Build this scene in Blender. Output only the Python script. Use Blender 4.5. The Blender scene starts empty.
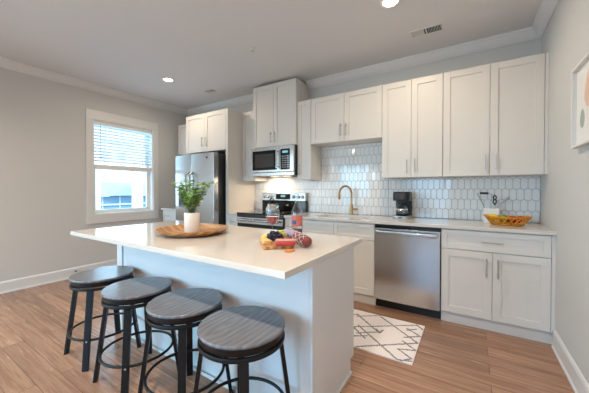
import bpy, bmesh, math, random
from mathutils import Vector, Matrix
random.seed(7)
S = bpy.context.scene
COL = S.collection
PI = math.pi

# ------------------------------------------------------------------ camera
cd = bpy.data.cameras.new('camera')
cam = bpy.data.objects.new('camera', cd); COL.objects.link(cam)
cd.sensor_width = 36.0
cd.lens = 278.72 * 36 / 589
cd.shift_y = -3.43 / 589
cd.clip_start = .05
cam.location = (-.5675, -3.5505, 1.2387)
cam.rotation_euler = (PI/2 - .0116, 0, .5642)
S.camera = cam
# ------------------------------------------------------------------ view + world
S.view_settings.view_transform = 'Standard'
S.view_settings.look = 'None'
S.view_settings.gamma = 1
S.view_settings.use_curve_mapping = False
S.view_settings.exposure = -.05
W = bpy.data.worlds.new('sky'); S.world = W; W.use_nodes = True
wn = W.node_tree; wn.nodes.clear()
wo = wn.nodes.new('ShaderNodeOutputWorld'); wb = wn.nodes.new('ShaderNodeBackground')
wb.inputs[0].default_value = (.80, .92, 1, 1); wb.inputs[1].default_value = 3.0
wn.links.new(wb.outputs[0], wo.inputs[0])
CEIL = 2.793
XL_ = -5.304
DOWNLIGHT_POWER = 15.5
DOWNLIGHT_COLOR = (1, .84, .64)
def area(name, loc, rot, sx, sy, power, color, spread=180):
    l = bpy.data.lights.new(name, 'AREA'); l.shape = 'RECTANGLE'; l.size = sx; l.size_y = sy
    l.energy = power; l.color = color; l.spread = math.radians(spread)
    o = bpy.data.objects.new(name, l); COL.objects.link(o); o.location = loc; o.rotation_euler = rot
    return o
def aim(az, el):   # azimuth from +Y towards +X, elevation below the horizon
    return Vector((math.sin(az)*math.cos(el), math.cos(az)*math.cos(el), -math.sin(el))).to_track_quat('-Z', 'Y').to_euler()
# skylight falling through the two tall windows of the living end of the room (behind the camera)
area('daylight', (-1.85, -7.44, 1.35), aim(0, .8), 1.2, 2.1, 66, (.13, .54, 1), 105)
area('daylight', (-4.6, -7.44, 1.35), aim(.3, .8), 1.2, 2.1, 104, (.26, .71, 1), 105)
# cool fill at an added, unseen left-wall window, brightening the right wall
area('daylight', (XL_+.03, -5.2, 1.45), aim(.95, .15), 1.5, 1.8, 24, (.66, .86, 1), 115)
# daylight through the kitchen window in the left wall
area('daylight', (-5.55, -1.19, 1.58), (0, -PI/2+.3, 0), 1.35, .88, 13, (.26, .65, 1))
sl = bpy.data.lights.new('sun', 'SUN'); sl.energy = 3.0; sl.angle = .02; sl.color = (1, .97, .92)
so = bpy.data.objects.new('sun', sl); COL.objects.link(so)
so.rotation_euler = Vector((-.75, .30, -.62)).to_track_quat('-Z', 'Y').to_euler()

# ------------------------------------------------------------------ materials
def lin(c): return c/12.92 if c <= .04045 else ((c+.055)/1.055)**2.4
def rgb(r, g, b): return (lin(r/255), lin(g/255), lin(b/255), 1)
def mat(name, col, rough=.5, metal=0, bump=0, bscale=60, spec=.5, noise=0, nscale=8, trans=0, ior=1.45, coat=0, aniso=None):
    m = bpy.data.materials.new(name); m.use_nodes = True
    nt = m.node_tree; b = nt.nodes['Principled BSDF']
    b.inputs['Base Color'].default_value = col
    b.inputs['Roughness'].default_value = rough
    b.inputs['Metallic'].default_value = metal
    b.inputs['IOR'].default_value = ior
    b.inputs['Specular IOR Level'].default_value = spec
    b.inputs['Transmission Weight'].default_value = trans
    b.inputs['Coat Weight'].default_value = coat
    tc = nt.nodes.new('ShaderNodeTexCoord')
    if noise:
        n = nt.nodes.new('ShaderNodeTexNoise'); n.inputs['Scale'].default_value = nscale; n.inputs['Detail'].default_value = 6
        nt.links.new(tc.outputs['Object'], n.inputs['Vector'])
        mx = nt.nodes.new('ShaderNodeMix'); mx.data_type = 'RGBA'
        mx.inputs[6].default_value = tuple(min(1, c*(1-noise)) for c in col[:3])+(1,)
        mx.inputs[7].default_value = tuple(min(1, c*(1+noise)) for c in col[:3])+(1,)
        nt.links.new(n.outputs['Fac'], mx.inputs[0]); nt.links.new(mx.outputs[2], b.inputs['Base Color'])
    if bump or aniso:
        n = nt.nodes.new('ShaderNodeTexNoise'); n.inputs['Scale'].default_value = bscale; n.inputs['Detail'].default_value = 4
        if aniso:
            mp = nt.nodes.new('ShaderNodeMapping'); mp.inputs['Scale'].default_value = aniso
            nt.links.new(tc.outputs['Object'], mp.inputs[0]); nt.links.new(mp.outputs[0], n.inputs['Vector'])
        else: nt.links.new(tc.outputs['Object'], n.inputs['Vector'])
        bp = nt.nodes.new('ShaderNodeBump'); bp.inputs['Strength'].default_value = bump; bp.inputs['Distance'].default_value = .002
        nt.links.new(n.outputs['Fac'], bp.inputs['Height']); nt.links.new(bp.outputs[0], b.inputs['Normal'])
    return m
def emis(m, col, s):
    b = m.node_tree.nodes['Principled BSDF']; b.inputs['Emission Color'].default_value = col; b.inputs['Emission Strength'].default_value = s; return m

M = {}
M['wall'] = mat('wall paint', rgb(209, 208, 205), .7, bump=.08, bscale=220)
M['ceil'] = mat('ceiling paint', rgb(222, 221, 222), .8, bump=.1, bscale=150)
M['trim'] = mat('trim paint', rgb(226, 224, 222), .38)
M['crown'] = mat('crown paint', rgb(226, 225, 224), .5)
M['cab'] = mat('cabinet paint', rgb(222, 217, 210), .4)
M['cabin'] = mat('cabinet box', rgb(222, 219, 214), .45)
M['isl'] = mat('island paint', rgb(224, 224, 225), .45)
M['quartz'] = mat('quartz', rgb(215, 207, 198), .055, noise=.035, nscale=5)
M['steel'] = mat('brushed steel', (.52, .51, .49, 1), .24, 1, bump=.05, bscale=3, aniso=(2, 2, 120))
M['steelv'] = mat('brushed steel door', (.54, .52, .50, 1), .22, 1, bump=1.0, bscale=3, aniso=(2.4, 2.4, .1))
for k_ in ('steel', 'steelv'):
    nt_ = M[k_].node_tree; b_ = nt_.nodes['Principled BSDF']; tg_ = nt_.nodes.new('ShaderNodeTangent'); tg_.direction_type = 'RADIAL'; tg_.axis = 'Z'
    b_.inputs['Anisotropic'].default_value = .75; b_.inputs['Roughness'].default_value = .27; nt_.links.new(tg_.outputs[0], b_.inputs['Tangent'])
M['nickel'] = mat('satin nickel', (.55, .53, .50, 1), .3, 1)
M['chrome'] = mat('chrome', (.75, .75, .75, 1), .1, 1)
M['brass'] = mat('brushed gold', (.50, .31, .14, 1), .28, 1)
M['blackg'] = mat('black glass', (.006, .006, .007, 1), .06)
M['black'] = mat('black plastic', (.014, .014, .015, 1), .35)
M['blackm'] = mat('black metal', (.007, .007, .008, 1), .38, 0, spec=.35)
M['dark'] = mat('dark grey enamel', (.018, .018, .019, 1), .4)
M['silverp'] = mat('silver plastic', (.45, .44, .42, 1), .35, .6)
M['grey'] = mat('grey plastic', rgb(182, 182, 180), .5)
M['tile'] = mat('glazed tile', rgb(238, 238, 237), .07)
M['grout'] = mat('grout', rgb(158, 160, 162), .9)
M['blind'] = mat('blind slat', rgb(222, 222, 220), .5)
M['white'] = mat('white plastic', rgb(236, 236, 234), .4)
M['ceram'] = mat('white ceramic', rgb(233, 226, 216), .5)
M['soil'] = mat('soil', rgb(60, 45, 34), .95, bump=.6, bscale=90)
M['leaf'] = mat('leaf', rgb(152, 184, 108), .45, noise=.4, nscale=14)
M['stem'] = mat('stem', rgb(96, 102, 56), .6)
M['wine'] = mat('red wine', (.12, .006, .012, 1), .05)
M['rose'] = mat('rose wine', (.42, .05, .06, 1), .05)
M['label'] = mat('bottle label', rgb(196, 108, 94), .6, noise=.6, nscale=60)
M['labelb'] = mat('bottle label panel', rgb(60, 84, 130), .6)
M['cream'] = mat('cream cheese', rgb(232, 196, 128), .5, noise=.12, nscale=30)
M['yellow'] = mat('yellow fruit', rgb(222, 206, 96), .4, noise=.1, nscale=20)
M['lime'] = mat('green fruit', rgb(196, 200, 84), .35)
M['lemon'] = mat('lemon', rgb(238, 208, 40), .4, bump=.2, bscale=120)
M['apple'] = mat('red apple', rgb(178, 40, 34), .25, noise=.4, nscale=14)
M['pear'] = mat('green pear', rgb(128, 140, 52), .35, noise=.15, nscale=20)
M['orange'] = mat('orange', rgb(235, 150, 50), .45, bump=.2, bscale=120)
M['melon'] = mat('melon', rgb(240, 176, 112), .5)
M['grape'] = mat('dark grape', (.02, .018, .045, 1), .3, noise=.3, nscale=60)
M['salami'] = mat('sausage skin', rgb(124, 54, 50), .5, noise=.5, nscale=70)
M['net'] = mat('sausage netting', rgb(214, 200, 196), .7)
M['band'] = mat('sausage paper band', rgb(166, 154, 180), .55)
M['meat'] = mat('cured meat', rgb(186, 62, 56), .35, noise=.25, nscale=60)
M['fat'] = mat('meat fat', rgb(226, 150, 138), .4)
M['biscuit'] = mat('biscuit', rgb(204, 130, 64), .7, bump=.4, bscale=60)
M['basket'] = mat('amber basket', rgb(214, 140, 34), .35, noise=.12, nscale=25)
M['frame'] = mat('white frame', rgb(226, 224, 222), .4)
M['mat'] = mat('picture mat', rgb(228, 226, 222), .7)
M['siding'] = mat('white siding', rgb(235, 240, 244), .8)
M['bluesiding'] = mat('blue siding', rgb(112, 154, 180), .8)
M['blueroof'] = mat('blue grey roof', rgb(146, 174, 196), .8, bump=.3, bscale=20)
M['palewin'] = mat('pale window', rgb(186, 212, 230), .3)
M['ground'] = mat('asphalt', rgb(140, 150, 160), .9)
M['lampglow'] = emis(mat('lamp diffuser', (1, .95, .85, 1), .4), (1, .86, .66, 1), 14)
M['display'] = emis(mat('display', (.02, .05, .06, 1), .2), (.35, .8, .9, 1), .7)
M['rugw'] = mat('rug cream', rgb(250, 240, 236), .95, bump=.6, bscale=260)
M['rugg'] = mat('rug grey', rgb(136, 130, 134), .95, bump=.6, bscale=260)
M['copper'] = mat('sink steel', (.5, .48, .46, 1), .3, 1)

def glassmat(name, tint=(1, 1, 1, 1), thin=True):
    m = bpy.data.materials.new(name); m.use_nodes = True; nt = m.node_tree; nt.nodes.clear()
    out = nt.nodes.new('ShaderNodeOutputMaterial')
    tr = nt.nodes.new('ShaderNodeBsdfTransparent'); tr.inputs[0].default_value = tint
    gl = nt.nodes.new('ShaderNodeBsdfGlossy'); gl.inputs['Roughness'].default_value = .02
    fr = nt.nodes.new('ShaderNodeFresnel'); fr.inputs[0].default_value = 1.45 if name == 'window glass' else 1.6
    i0 = 1.45 if name == 'window glass' else 1.6
    ge = nt.nodes.new('ShaderNodeNewGeometry'); io = nt.nodes.new('ShaderNodeMath'); io.operation = 'MULTIPLY_ADD'
    io.inputs[1].default_value = 1/i0-i0; io.inputs[2].default_value = i0      # same reflectance on both faces of the thin pane
    nt.links.new(ge.outputs['Backfacing'], io.inputs[0]); nt.links.new(io.outputs[0], fr.inputs[0])
    mx = nt.nodes.new('ShaderNodeMixShader')
    nt.links.new(fr.outputs[0], mx.inputs[0]); nt.links.new(tr.outputs[0], mx.inputs[1]); nt.links.new(gl.outputs[0], mx.inputs[2])
    nt.links.new(mx.outputs[0], out.inputs[0]); return m
M['pane'] = glassmat('window glass', (.95, .98, 1, 1))
M['glass'] = glassmat('clear glass', (.96, .97, .98, 1))

def floor_mat():
    m = mat('wood plank floor', rgb(160, 110, 84), .33); nt = m.node_tree; b = nt.nodes['Principled BSDF']
    L = nt.links.new
    tc = nt.nodes.new('ShaderNodeTexCoord')
    br = nt.nodes.new('ShaderNodeTexBrick'); br.offset = .37; br.offset_frequency = 2
    br.inputs['Scale'].default_value = 1; br.inputs['Brick Width'].default_value = 1.22; br.inputs['Row Height'].default_value = .128
    br.inputs['Mortar Size'].default_value = .0012; br.inputs['Mortar Smooth'].default_value = .1
    br.inputs['Color1'].default_value = (0, 0, 0, 1); br.inputs['Color2'].default_value = (1, 1, 1, 1); br.inputs['Mortar'].default_value = (.5, .5, .5, 1)
    L(tc.outputs['Object'], br.inputs['Vector'])
    # grain, shifted per plank
    mp = nt.nodes.new('ShaderNodeMapping'); mp.inputs['Scale'].default_value = (.9, 17, 1)
    ad = nt.nodes.new('ShaderNodeVectorMath'); ad.operation = 'MULTIPLY_ADD'; ad.inputs[1].default_value = (7, 31, 0)
    L(br.outputs['Color'], ad.inputs[0]); L(tc.outputs['Object'], ad.inputs[2]); L(ad.outputs[0], mp.inputs[0])
    n = nt.nodes.new('ShaderNodeTexNoise'); n.inputs['Scale'].default_value = 2.2; n.inputs['Detail'].default_value = 9; n.inputs['Roughness'].default_value = .62; n.inputs['Distortion'].default_value = .8
    L(mp.outputs[0], n.inputs['Vector'])
    cr = nt.nodes.new('ShaderNodeValToRGB'); cr.color_ramp.elements[0].position = .3; cr.color_ramp.elements[1].position = .72
    cr.color_ramp.elements[0].color = rgb(134, 97, 76); cr.color_ramp.elements[1].color = rgb(184, 144, 117)
    L(n.outputs['Fac'], cr.inputs[0])
    hv = nt.nodes.new('ShaderNodeHueSaturation')
    ml = nt.nodes.new('ShaderNodeMath'); ml.operation = 'MULTIPLY_ADD'; ml.inputs[1].default_value = .34; ml.inputs[2].default_value = .83
    sp = nt.nodes.new('ShaderNodeSeparateColor'); L(br.outputs['Color'], sp.inputs[0]); L(sp.outputs[0], ml.inputs[0])
    L(ml.outputs[0], hv.inputs['Value']); L(cr.outputs[0], hv.inputs['Color'])
    mx = nt.nodes.new('ShaderNodeMix'); mx.data_type = 'RGBA'; mx.inputs[7].default_value = rgb(70, 42, 28)
    L(br.outputs['Fac'], mx.inputs[0]); L(hv.outputs[0], mx.inputs[6]); L(mx.outputs[2], b.inputs['Base Color'])
    rr = nt.nodes.new('ShaderNodeMath'); rr.operation = 'MULTIPLY_ADD'; rr.inputs[1].default_value = .16; rr.inputs[2].default_value = .17
    L(n.outputs['Fac'], rr.inputs[0]); L(rr.outputs[0], b.inputs['Roughness'])
    bp = nt.nodes.new('ShaderNodeBump'); bp.inputs['Strength'].default_value = .15; bp.inputs['Distance'].default_value = .002
    L(n.outputs['Fac'], bp.inputs['Height']); L(bp.outputs[0], b.inputs['Normal'])
    return m
M['floor'] = floor_mat()

def grain_mat(name, c0, c1, rough, scale=(2.2, 9, 2), dist=5.0, ws=3.0, bump=.25):
    m = mat(name, c0, rough); nt = m.node_tree; b = nt.nodes['Principled BSDF']; L = nt.links.new
    tc = nt.nodes.new('ShaderNodeTexCoord'); mp = nt.nodes.new('ShaderNodeMapping'); mp.inputs['Scale'].default_value = scale
    L(tc.outputs['Object'], mp.inputs[0])
    w = nt.nodes.new('ShaderNodeTexWave'); w.wave_type = 'BANDS'; w.bands_direction = 'Y'
    w.inputs['Scale'].default_value = ws; w.inputs['Distortion'].default_value = dist; w.inputs['Detail'].default_value = 3; w.inputs['Detail Scale'].default_value = .9
    L(mp.outputs[0], w.inputs['Vector'])
    cr = nt.nodes.new('ShaderNodeValToRGB'); cr.color_ramp.elements[0].color = c0; cr.color_ramp.elements[1].color = c1
    cr.color_ramp.elements[0].position = .2; cr.color_ramp.elements[1].position = .9
    L(w.outputs['Fac'], cr.inputs[0]); L(cr.outputs[0], b.inputs['Base Color'])
    bp = nt.nodes.new('ShaderNodeBump'); bp.inputs['Strength'].default_value = bump; bp.inputs['Distance'].default_value = .001
    L(w.outputs['Fac'], bp.inputs['Height']); L(bp.outputs[0], b.inputs['Normal'])
    return m
def seat_mat():
    m = mat('dark stained oak', rgb(80, 77, 78), .26); nt = m.node_tree; b = nt.nodes['Principled BSDF']; L = nt.links.new
    tc = nt.nodes.new('ShaderNodeTexCoord'); mp = nt.nodes.new('ShaderNodeMapping'); mp.inputs['Scale'].default_value = (9, 2.4, 1); mp.inputs['Location'].default_value = (.35, .28, 0); mp.inputs['Rotation'].default_value = (0, 0, .5)
    L(tc.outputs['Object'], mp.inputs[0])
    w = nt.nodes.new('ShaderNodeTexWave'); w.wave_type = 'RINGS'; w.rings_direction = 'Z'
    w.inputs['Scale'].default_value = 1.15; w.inputs['Distortion'].default_value = 2.4; w.inputs['Detail'].default_value = 3; w.inputs['Detail Scale'].default_value = 1.4
    L(mp.outputs[0], w.inputs['Vector'])
    m2 = nt.nodes.new('ShaderNodeMapping'); m2.inputs['Scale'].default_value = (55, 5, 1); m2.inputs['Rotation'].default_value = (0, 0, .5); L(tc.outputs['Object'], m2.inputs[0])
    n = nt.nodes.new('ShaderNodeTexNoise'); n.inputs['Scale'].default_value = 2; n.inputs['Detail'].default_value = 5; L(m2.outputs[0], n.inputs['Vector'])
    ad = nt.nodes.new('ShaderNodeMath'); ad.operation = 'MULTIPLY_ADD'; ad.inputs[1].default_value = 1.3; L(n.outputs['Fac'], ad.inputs[0])
    wm = nt.nodes.new('ShaderNodeMath'); wm.operation = 'MULTIPLY'; wm.inputs[1].default_value = .36; L(w.outputs['Fac'], wm.inputs[0]); L(wm.outputs[0], ad.inputs[2])
    cr = nt.nodes.new('ShaderNodeValToRGB'); e = cr.color_ramp.elements
    e[0].position = .35; e[0].color = rgb(104, 104, 108); e[1].position = 1.0; e[1].color = rgb(150, 147, 146); x = e.new(.6); x.color = rgb(122, 120, 123)
    mr = nt.nodes.new('ShaderNodeMapRange'); mr.inputs[2].default_value = 1.8; L(ad.outputs[0], mr.inputs[0]); L(mr.outputs[0], cr.inputs[0]); L(cr.outputs[0], b.inputs['Base Color'])
    bp = nt.nodes.new('ShaderNodeBump'); bp.inputs['Strength'].default_value = .06; bp.inputs['Distance'].default_value = .001; L(n.outputs['Fac'], bp.inputs['Height']); L(bp.outputs[0], b.inputs['Normal'])
    return m
M['seatwood'] = seat_mat()
M['traywood'] = grain_mat('tray wood', rgb(172, 118, 68), rgb(200, 150, 96), .4, (1.2, 4, 4), 6, 1.3, .02)
M['boardwood'] = grain_mat('board wood', rgb(160, 108, 66), rgb(206, 156, 104), .5, (2, 8, 8), 3, 1.2, .03)

def art_mat():
    m = mat('watercolour paper', rgb(232, 230, 226), .8); nt = m.node_tree; b = nt.nodes['Principled BSDF']; L = nt.links.new
    tc = nt.nodes.new('ShaderNodeTexCoord')
    n = nt.nodes.new('ShaderNodeTexNoise'); n.inputs['Scale'].default_value = 9; n.inputs['Detail'].default_value = 4
    L(tc.outputs['Object'], n.inputs['Vector'])
    cur = None
    for (cy, cz, ry, rz, c) in ((-.25, .33, .09, .13, (232, 198, 178)), (-.19, .31, .05, .09, (228, 190, 168)), (-.11, .18, .045, .06, (158, 172, 160)), (-.30, .22, .10, .08, (240, 214, 200))):
        mp = nt.nodes.new('ShaderNodeMapping'); mp.inputs['Location'].default_value = (0, -cy/ry, -cz/rz); mp.inputs['Scale'].default_value = (0, 1/ry, 1/rz)
        L(tc.outputs['Object'], mp.inputs[0])
        ln = nt.nodes.new('ShaderNodeVectorMath'); ln.operation = 'LENGTH'; L(mp.outputs[0], ln.inputs[0])
        ad = nt.nodes.new('ShaderNodeMath'); ad.operation = 'MULTIPLY_ADD'; ad.inputs[1].default_value = .9; L(n.outputs['Fac'], ad.inputs[0]); L(ln.outputs['Value'], ad.inputs[2])
        r = nt.nodes.new('ShaderNodeMapRange'); r.inputs[1].default_value = 1.28; r.inputs[2].default_value = 1.45; r.inputs[3].default_value = .9; r.inputs[4].default_value = 0
        L(ad.outputs[0], r.inputs[0])
        mx = nt.nodes.new('ShaderNodeMix'); mx.data_type = 'RGBA'; mx.inputs[7].default_value = rgb(*c)
        if cur is None: mx.inputs[6].default_value = rgb(232, 230, 226)
        else: L(cur, mx.inputs[6])
        L(r.outputs[0], mx.inputs[0]); cur = mx.outputs[2]
    L(cur, b.inputs['Base Color'])
    return m
M['art'] = art_mat()

# ------------------------------------------------------------------ mesh helpers
def box(bm, x0, x1, y0, y1, z0, z1, mi=0):
    x0, x1 = min(x0, x1), max(x0, x1); y0, y1 = min(y0, y1), max(y0, y1); z0, z1 = min(z0, z1), max(z0, z1)
    v = [bm.verts.new((x, y, z)) for z in (z0, z1) for (x, y) in ((x0, y0), (x1, y0), (x1, y1), (x0, y1))]
    fs = []
    for f in ((3, 2, 1, 0), (4, 5, 6, 7), (0, 1, 5, 4), (1, 2, 6, 5), (2, 3, 7, 6), (3, 0, 4, 7)):
        fc = bm.faces.new([v[i] for i in f]); fc.material_index = mi; fs.append(fc)
    return fs
def prism(bm, pts, a, b, axis='x', mi=0):
    """polygon pts (2D) extruded along axis between a and b"""
    def mk(p, t): return {'x': (t, p[0], p[1]), 'y': (p[0], t, p[1]), 'z': (p[0], p[1], t)}[axis]
    A = [bm.verts.new(mk(p, a)) for p in pts]; B = [bm.verts.new(mk(p, b)) for p in pts]
    n = len(pts)
    fs = [bm.faces.new(A[::-1]), bm.faces.new(B)]
    for i in range(n): fs.append(bm.faces.new((A[i], A[(i+1) % n], B[(i+1) % n], B[i])))
    for f in fs: f.material_index = mi
def lathe(bm, prof, c=(0, 0), n=32, mi=0, sx=1, sy=1, closed=False):
    """profile [(r,z)...] turned about the vertical through c"""
    rings = []
    for r, z in prof:
        if r < 1e-6: rings.append([bm.verts.new((c[0], c[1], z))])
        else: rings.append([bm.verts.new((c[0]+sx*r*math.cos(2*PI*i/n), c[1]+sy*r*math.sin(2*PI*i/n), z)) for i in range(n)])
    prs = list(zip(rings, rings[1:]))
    if closed: prs.append((rings[-1], rings[0]))
    for A, B in prs:
        for i in range(n):
            j = (i+1) % n
            if len(A) == 1 and len(B) == 1: continue
            if len(A) == 1: f = bm.faces.new((A[0], B[j], B[i]))
            elif len(B) == 1: f = bm.faces.new((A[i], A[j], B[0]))
            else: f = bm.faces.new((A[i], A[j], B[j], B[i]))
            f.material_index = mi
def tube(bm, pts, r, n=10, mi=0, closed=False, caps=True):
    pts = [Vector(p) for p in pts]; N = len(pts); rings = []
    up = None
    for i, p in enumerate(pts):
        if closed: t = (pts[(i+1) % N]-pts[i-1]).normalized()
        else: t = (pts[min(i+1, N-1)]-pts[max(i-1, 0)]).normalized()
        if up is None:
            up = Vector((0, 0, 1)) if abs(t.z) < .9 else Vector((1, 0, 0))
        a = (up - t*up.dot(t)).normalized(); up = a; b = t.cross(a)
        rr = r[i] if isinstance(r, (list, tuple)) else r
        rings.append([bm.verts.new(p+a*rr*math.cos(2*PI*k/n)+b*rr*math.sin(2*PI*k/n)) for k in range(n)])
    for i in range(N if closed else N-1):
        A, B = rings[i], rings[(i+1) % N]
        for k in range(n):
            f = bm.faces.new((A[k], A[(k+1) % n], B[(k+1) % n], B[k])); f.material_index = mi
    if caps and not closed:
        bm.faces.new(rings[0][::-1]).material_index = mi; bm.faces.new(rings[-1]).material_index = mi
def ball(bm, c, r, u=16, v=10, mi=0, s=(1, 1, 1), rot=None):
    res = bmesh.ops.create_uvsphere(bm, u_segments=u, v_segments=v, radius=1)
    mt = Matrix.Translation(c) @ (rot or Matrix()) @ Matrix.Diagonal((r*s[0], r*s[1], r*s[2], 1))
    bmesh.ops.transform(bm, matrix=mt, verts=res['verts'])
    for f in {f for vv in res['verts'] for f in vv.link_faces}: f.material_index = mi
def NB(): return bmesh.new()
OFF = {}
def tag(o, label=None, cat=None, group=None, kind=None):
    if label: o['label'] = label
    if cat: o['category'] = cat
    if group: o['group'] = group
    if kind: o['kind'] = kind
    return o
def obj(name, bm, m, parent=None, bevel=0, smooth=False, seg=2, base=None):
    """one mesh object; verts are in world space and are shifted to the thing's base"""
    off = Vector(OFF.get(parent.name, (0, 0, 0))) if parent is not None else Vector(base or (0, 0, 0))
    if off.length: bmesh.ops.translate(bm, verts=bm.verts, vec=-off)
    bmesh.ops.recalc_face_normals(bm, faces=bm.faces)
    if smooth:
        for f in bm.faces: f.smooth = True
    me = bpy.data.meshes.new(name); bm.to_mesh(me); bm.free()
    for x in (m if isinstance(m, (list, tuple)) else [m]): me.materials.append(M[x] if isinstance(x, str) else x)
    o = bpy.data.objects.new(name, me); COL.objects.link(o)
    if parent is not None: o.parent = parent; OFF[o.name] = off
    elif base: o.location = base
    if bevel:
        b = o.modifiers.new('bevel', 'BEVEL'); b.width = bevel; b.segments = seg; b.limit_method = 'ANGLE'; b.angle_limit = .6
        for p in me.polygons: p.use_smooth = True
        w = o.modifiers.new('wn', 'WEIGHTED_NORMAL'); w.keep_sharp = True
    elif smooth:
        try: me.set_sharp_from_angle(angle=.75)
        except Exception: pass
    return o
def thing(name, label, cat, loc=(0, 0, 0), group=None, rz=0):
    o = bpy.data.objects.new(name, None); COL.objects.link(o); o.location = loc; o.rotation_euler.z = rz
    o.empty_display_size = .05; OFF[o.name] = Vector(loc)
    return tag(o, label, cat, group)
def local(t): OFF[t.name] = Vector((0, 0, 0))   # the thing's parts are written in its own space
def dup(root, loc, label, group=None, rz=None):
    r = root.copy(); COL.objects.link(r); r.location = loc; r['label'] = label
    if rz is not None: r.rotation_euler.z = rz
    def rec(src, dst):
        for ch in list(src.children):
            c = ch.copy(); COL.objects.link(c); c.parent = dst; rec(ch, c)
    rec(root, r)
    return r
def struct(name, bm, m, bevel=0, parent=None, smooth=False):
    o = obj(name, bm, m, parent, bevel, smooth)
    if parent is None: o['kind'] = 'structure'
    return o

# ------------------------------------------------------------------ room shell
XL, YR = XL_, -7.5
b = NB(); box(b, XL-.2, .2, YR-.2, .2, -.1, 0); struct('floor', b, 'floor')
b = NB(); box(b, XL-.2, .2, YR-.2, .2, CEIL, CEIL+.15); struct('ceiling', b, 'ceil')
b = NB(); box(b, XL-.2, .2, 0, .2, 0, CEIL); struct('wall_back', b, 'wall')
b = NB(); box(b, 0, .2, YR, 0, 0, CEIL); struct('wall_right', b, 'wall')
def wall_holes(bm, axis, p0, p1, lo, hi, holes):
    """wall with rectangular openings: holes [(a0,a1,z0,z1)] sorted along the wall"""
    def bx(a0, a1, z0, z1):
        if axis == 'x': box(bm, p0, p1, a0, a1, z0, z1)
        else: box(bm, a0, a1, p0, p1, z0, z1)
    c = lo
    for a0, a1, z0, z1 in holes:
        bx(c, a0, 0, CEIL); bx(a0, a1, 0, z0); bx(a0, a1, z1, CEIL); c = a1
    bx(c, hi, 0, CEIL)
WY0, WY1, WZ0, WZ1 = -1.652, -.732, .868, 2.288
b = NB(); wall_holes(b, 'x', XL-.2, XL, YR, 0, [(-6.1, -4.3, .5, 2.4), (WY0, WY1, WZ0, WZ1)]); struct('wall_left', b, 'wall')
RW = [(-5.2, -4.0, .3, 2.4), (-2.45, -1.25, .3, 2.4)]
b = NB(); wall_holes(b, 'y', YR-.2, YR, XL-.2, .2, RW); struct('wall_rear', b, 'wall')

# baseboards
def baseboard(name, pts, a, c, axis):
    bm = NB(); prism(bm, pts, a, c, axis); return struct(name, bm, 'trim')
H = .142
prof = lambda s, w: [(w, 0), (w+s*.024, 0), (w+s*.024, .012), (w+s*.016, .022), (w+s*.016, H-.02), (w+s*.011, H-.006), (w+s*.006, H), (w, H)]
baseboard('baseboard_left', prof(1, XL), YR, -.64, 'y')
baseboard('baseboard_right', prof(-1, 0), YR, -.625, 'y')
# crown moulding
cp = lambda s, w: [(w, CEIL), (w, 2.6986), (w+s*.010, 2.6986), (w+s*.014, 2.708), (w+s*.030, 2.718), (w+s*.055, 2.744), (w+s*.070, 2.768), (w+s*.083, 2.774), (w+s*.086, CEIL)]
b = NB(); prism(b, cp(1, XL), YR, 0, 'y'); struct('trim_1', b, 'crown')
b = NB(); prism(b, cp(-1, 0), YR, 0, 'y'); struct('trim_2', b, 'crown')
b = NB(); prism(b, cp(-1, 0), XL, -3.334, 'x'); struct('trim_3', b, 'crown')
b = NB(); prism(b, cp(-1, 0), -2.566, 0, 'x'); struct('trim_4', b, 'crown')
# rear wall baseboards
b = NB(); box(b, XL, 0, YR, YR+.016, 0, H); struct('baseboard_rear', b, 'trim')

# window in left wall
b = NB()
cw = .092
for (y0, y1, z0, z1) in ((WY0-cw, WY1+cw, WZ1, WZ1+.132), (WY0-cw, WY1+cw, WZ0-.132, WZ0), (WY0-cw, WY0, WZ0, WZ1), (WY1, WY1+cw, WZ0, WZ1)):
    box(b, XL, XL+.02, y0, y1, z0, z1)
win = struct('window_1', b, 'trim', .003)
b = NB()   # jamb lining
for (y0, y1, z0, z1) in ((WY0, WY0+.014, WZ0, WZ1), (WY1-.014, WY1, WZ0, WZ1), (WY0, WY1, WZ1-.014, WZ1), (WY0, WY1, WZ0, WZ0+.014)):
    box(b, XL-.19, XL+.004, y0, y1, z0, z1)
obj('window_jamb', b, 'white', win)
def sash(y0, y1, z0, z1, x0, x1, name):
    bm = NB(); s = .05
    for q in ((y0, y1, z1-s, z1), (y0, y1, z0, z0+s), (y0, y0+s, z0+s, z1-s), (y1-s, y1, z0+s, z1-s)): box(bm, x0, x1, *q)
    o = obj(name, bm, 'white', win, .003)
    bm = NB(); box(bm, (x0+x1)/2-.003, (x0+x1)/2+.003, y0+s, y1-s, z0+s, z1-s)
    obj('window_pane', bm, 'pane', o)
sash(WY0+.014, WY1-.014, 1.555, WZ1-.014, XL-.155, XL-.12, 'upper_sash')
sash(WY0+.014, WY1-.014, WZ0+.014, 1.605, XL-.118, XL-.083, 'lower_sash')
for k, (a0, a1, z0, z1) in enumerate(RW):
    b = NB()
    for q in ((a0-.09, a1+.09, z1, z1+.1), (a0-.09, a1+.09, z0-.1, z0), (a0-.09, a0, z0, z1), (a1, a1+.09, z0, z1)):
        box(b, q[0], q[1], YR, YR+.02, q[2], q[3])
    w2 = struct('window_%d' % (k+2), b, 'trim')
    b = NB()
    for q in ((a0, a0+.05, z0, z1), (a1-.05, a1, z0, z1), (a0, a1, z0, z0+.05), (a0, a1, z1-.05, z1), ((a0+a1)/2-.03, (a0+a1)/2+.03, z0, z1)):
        box(b, q[0], q[1], YR-.12, YR-.08, q[2], q[3])
    o = obj('window_frame', b, 'white', w2)
    b = NB(); box(b, a0+.05, a1-.05, YR-.103, YR-.097, z0+.05, z1-.05); obj('window_pane', b, 'pane', o)

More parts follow.
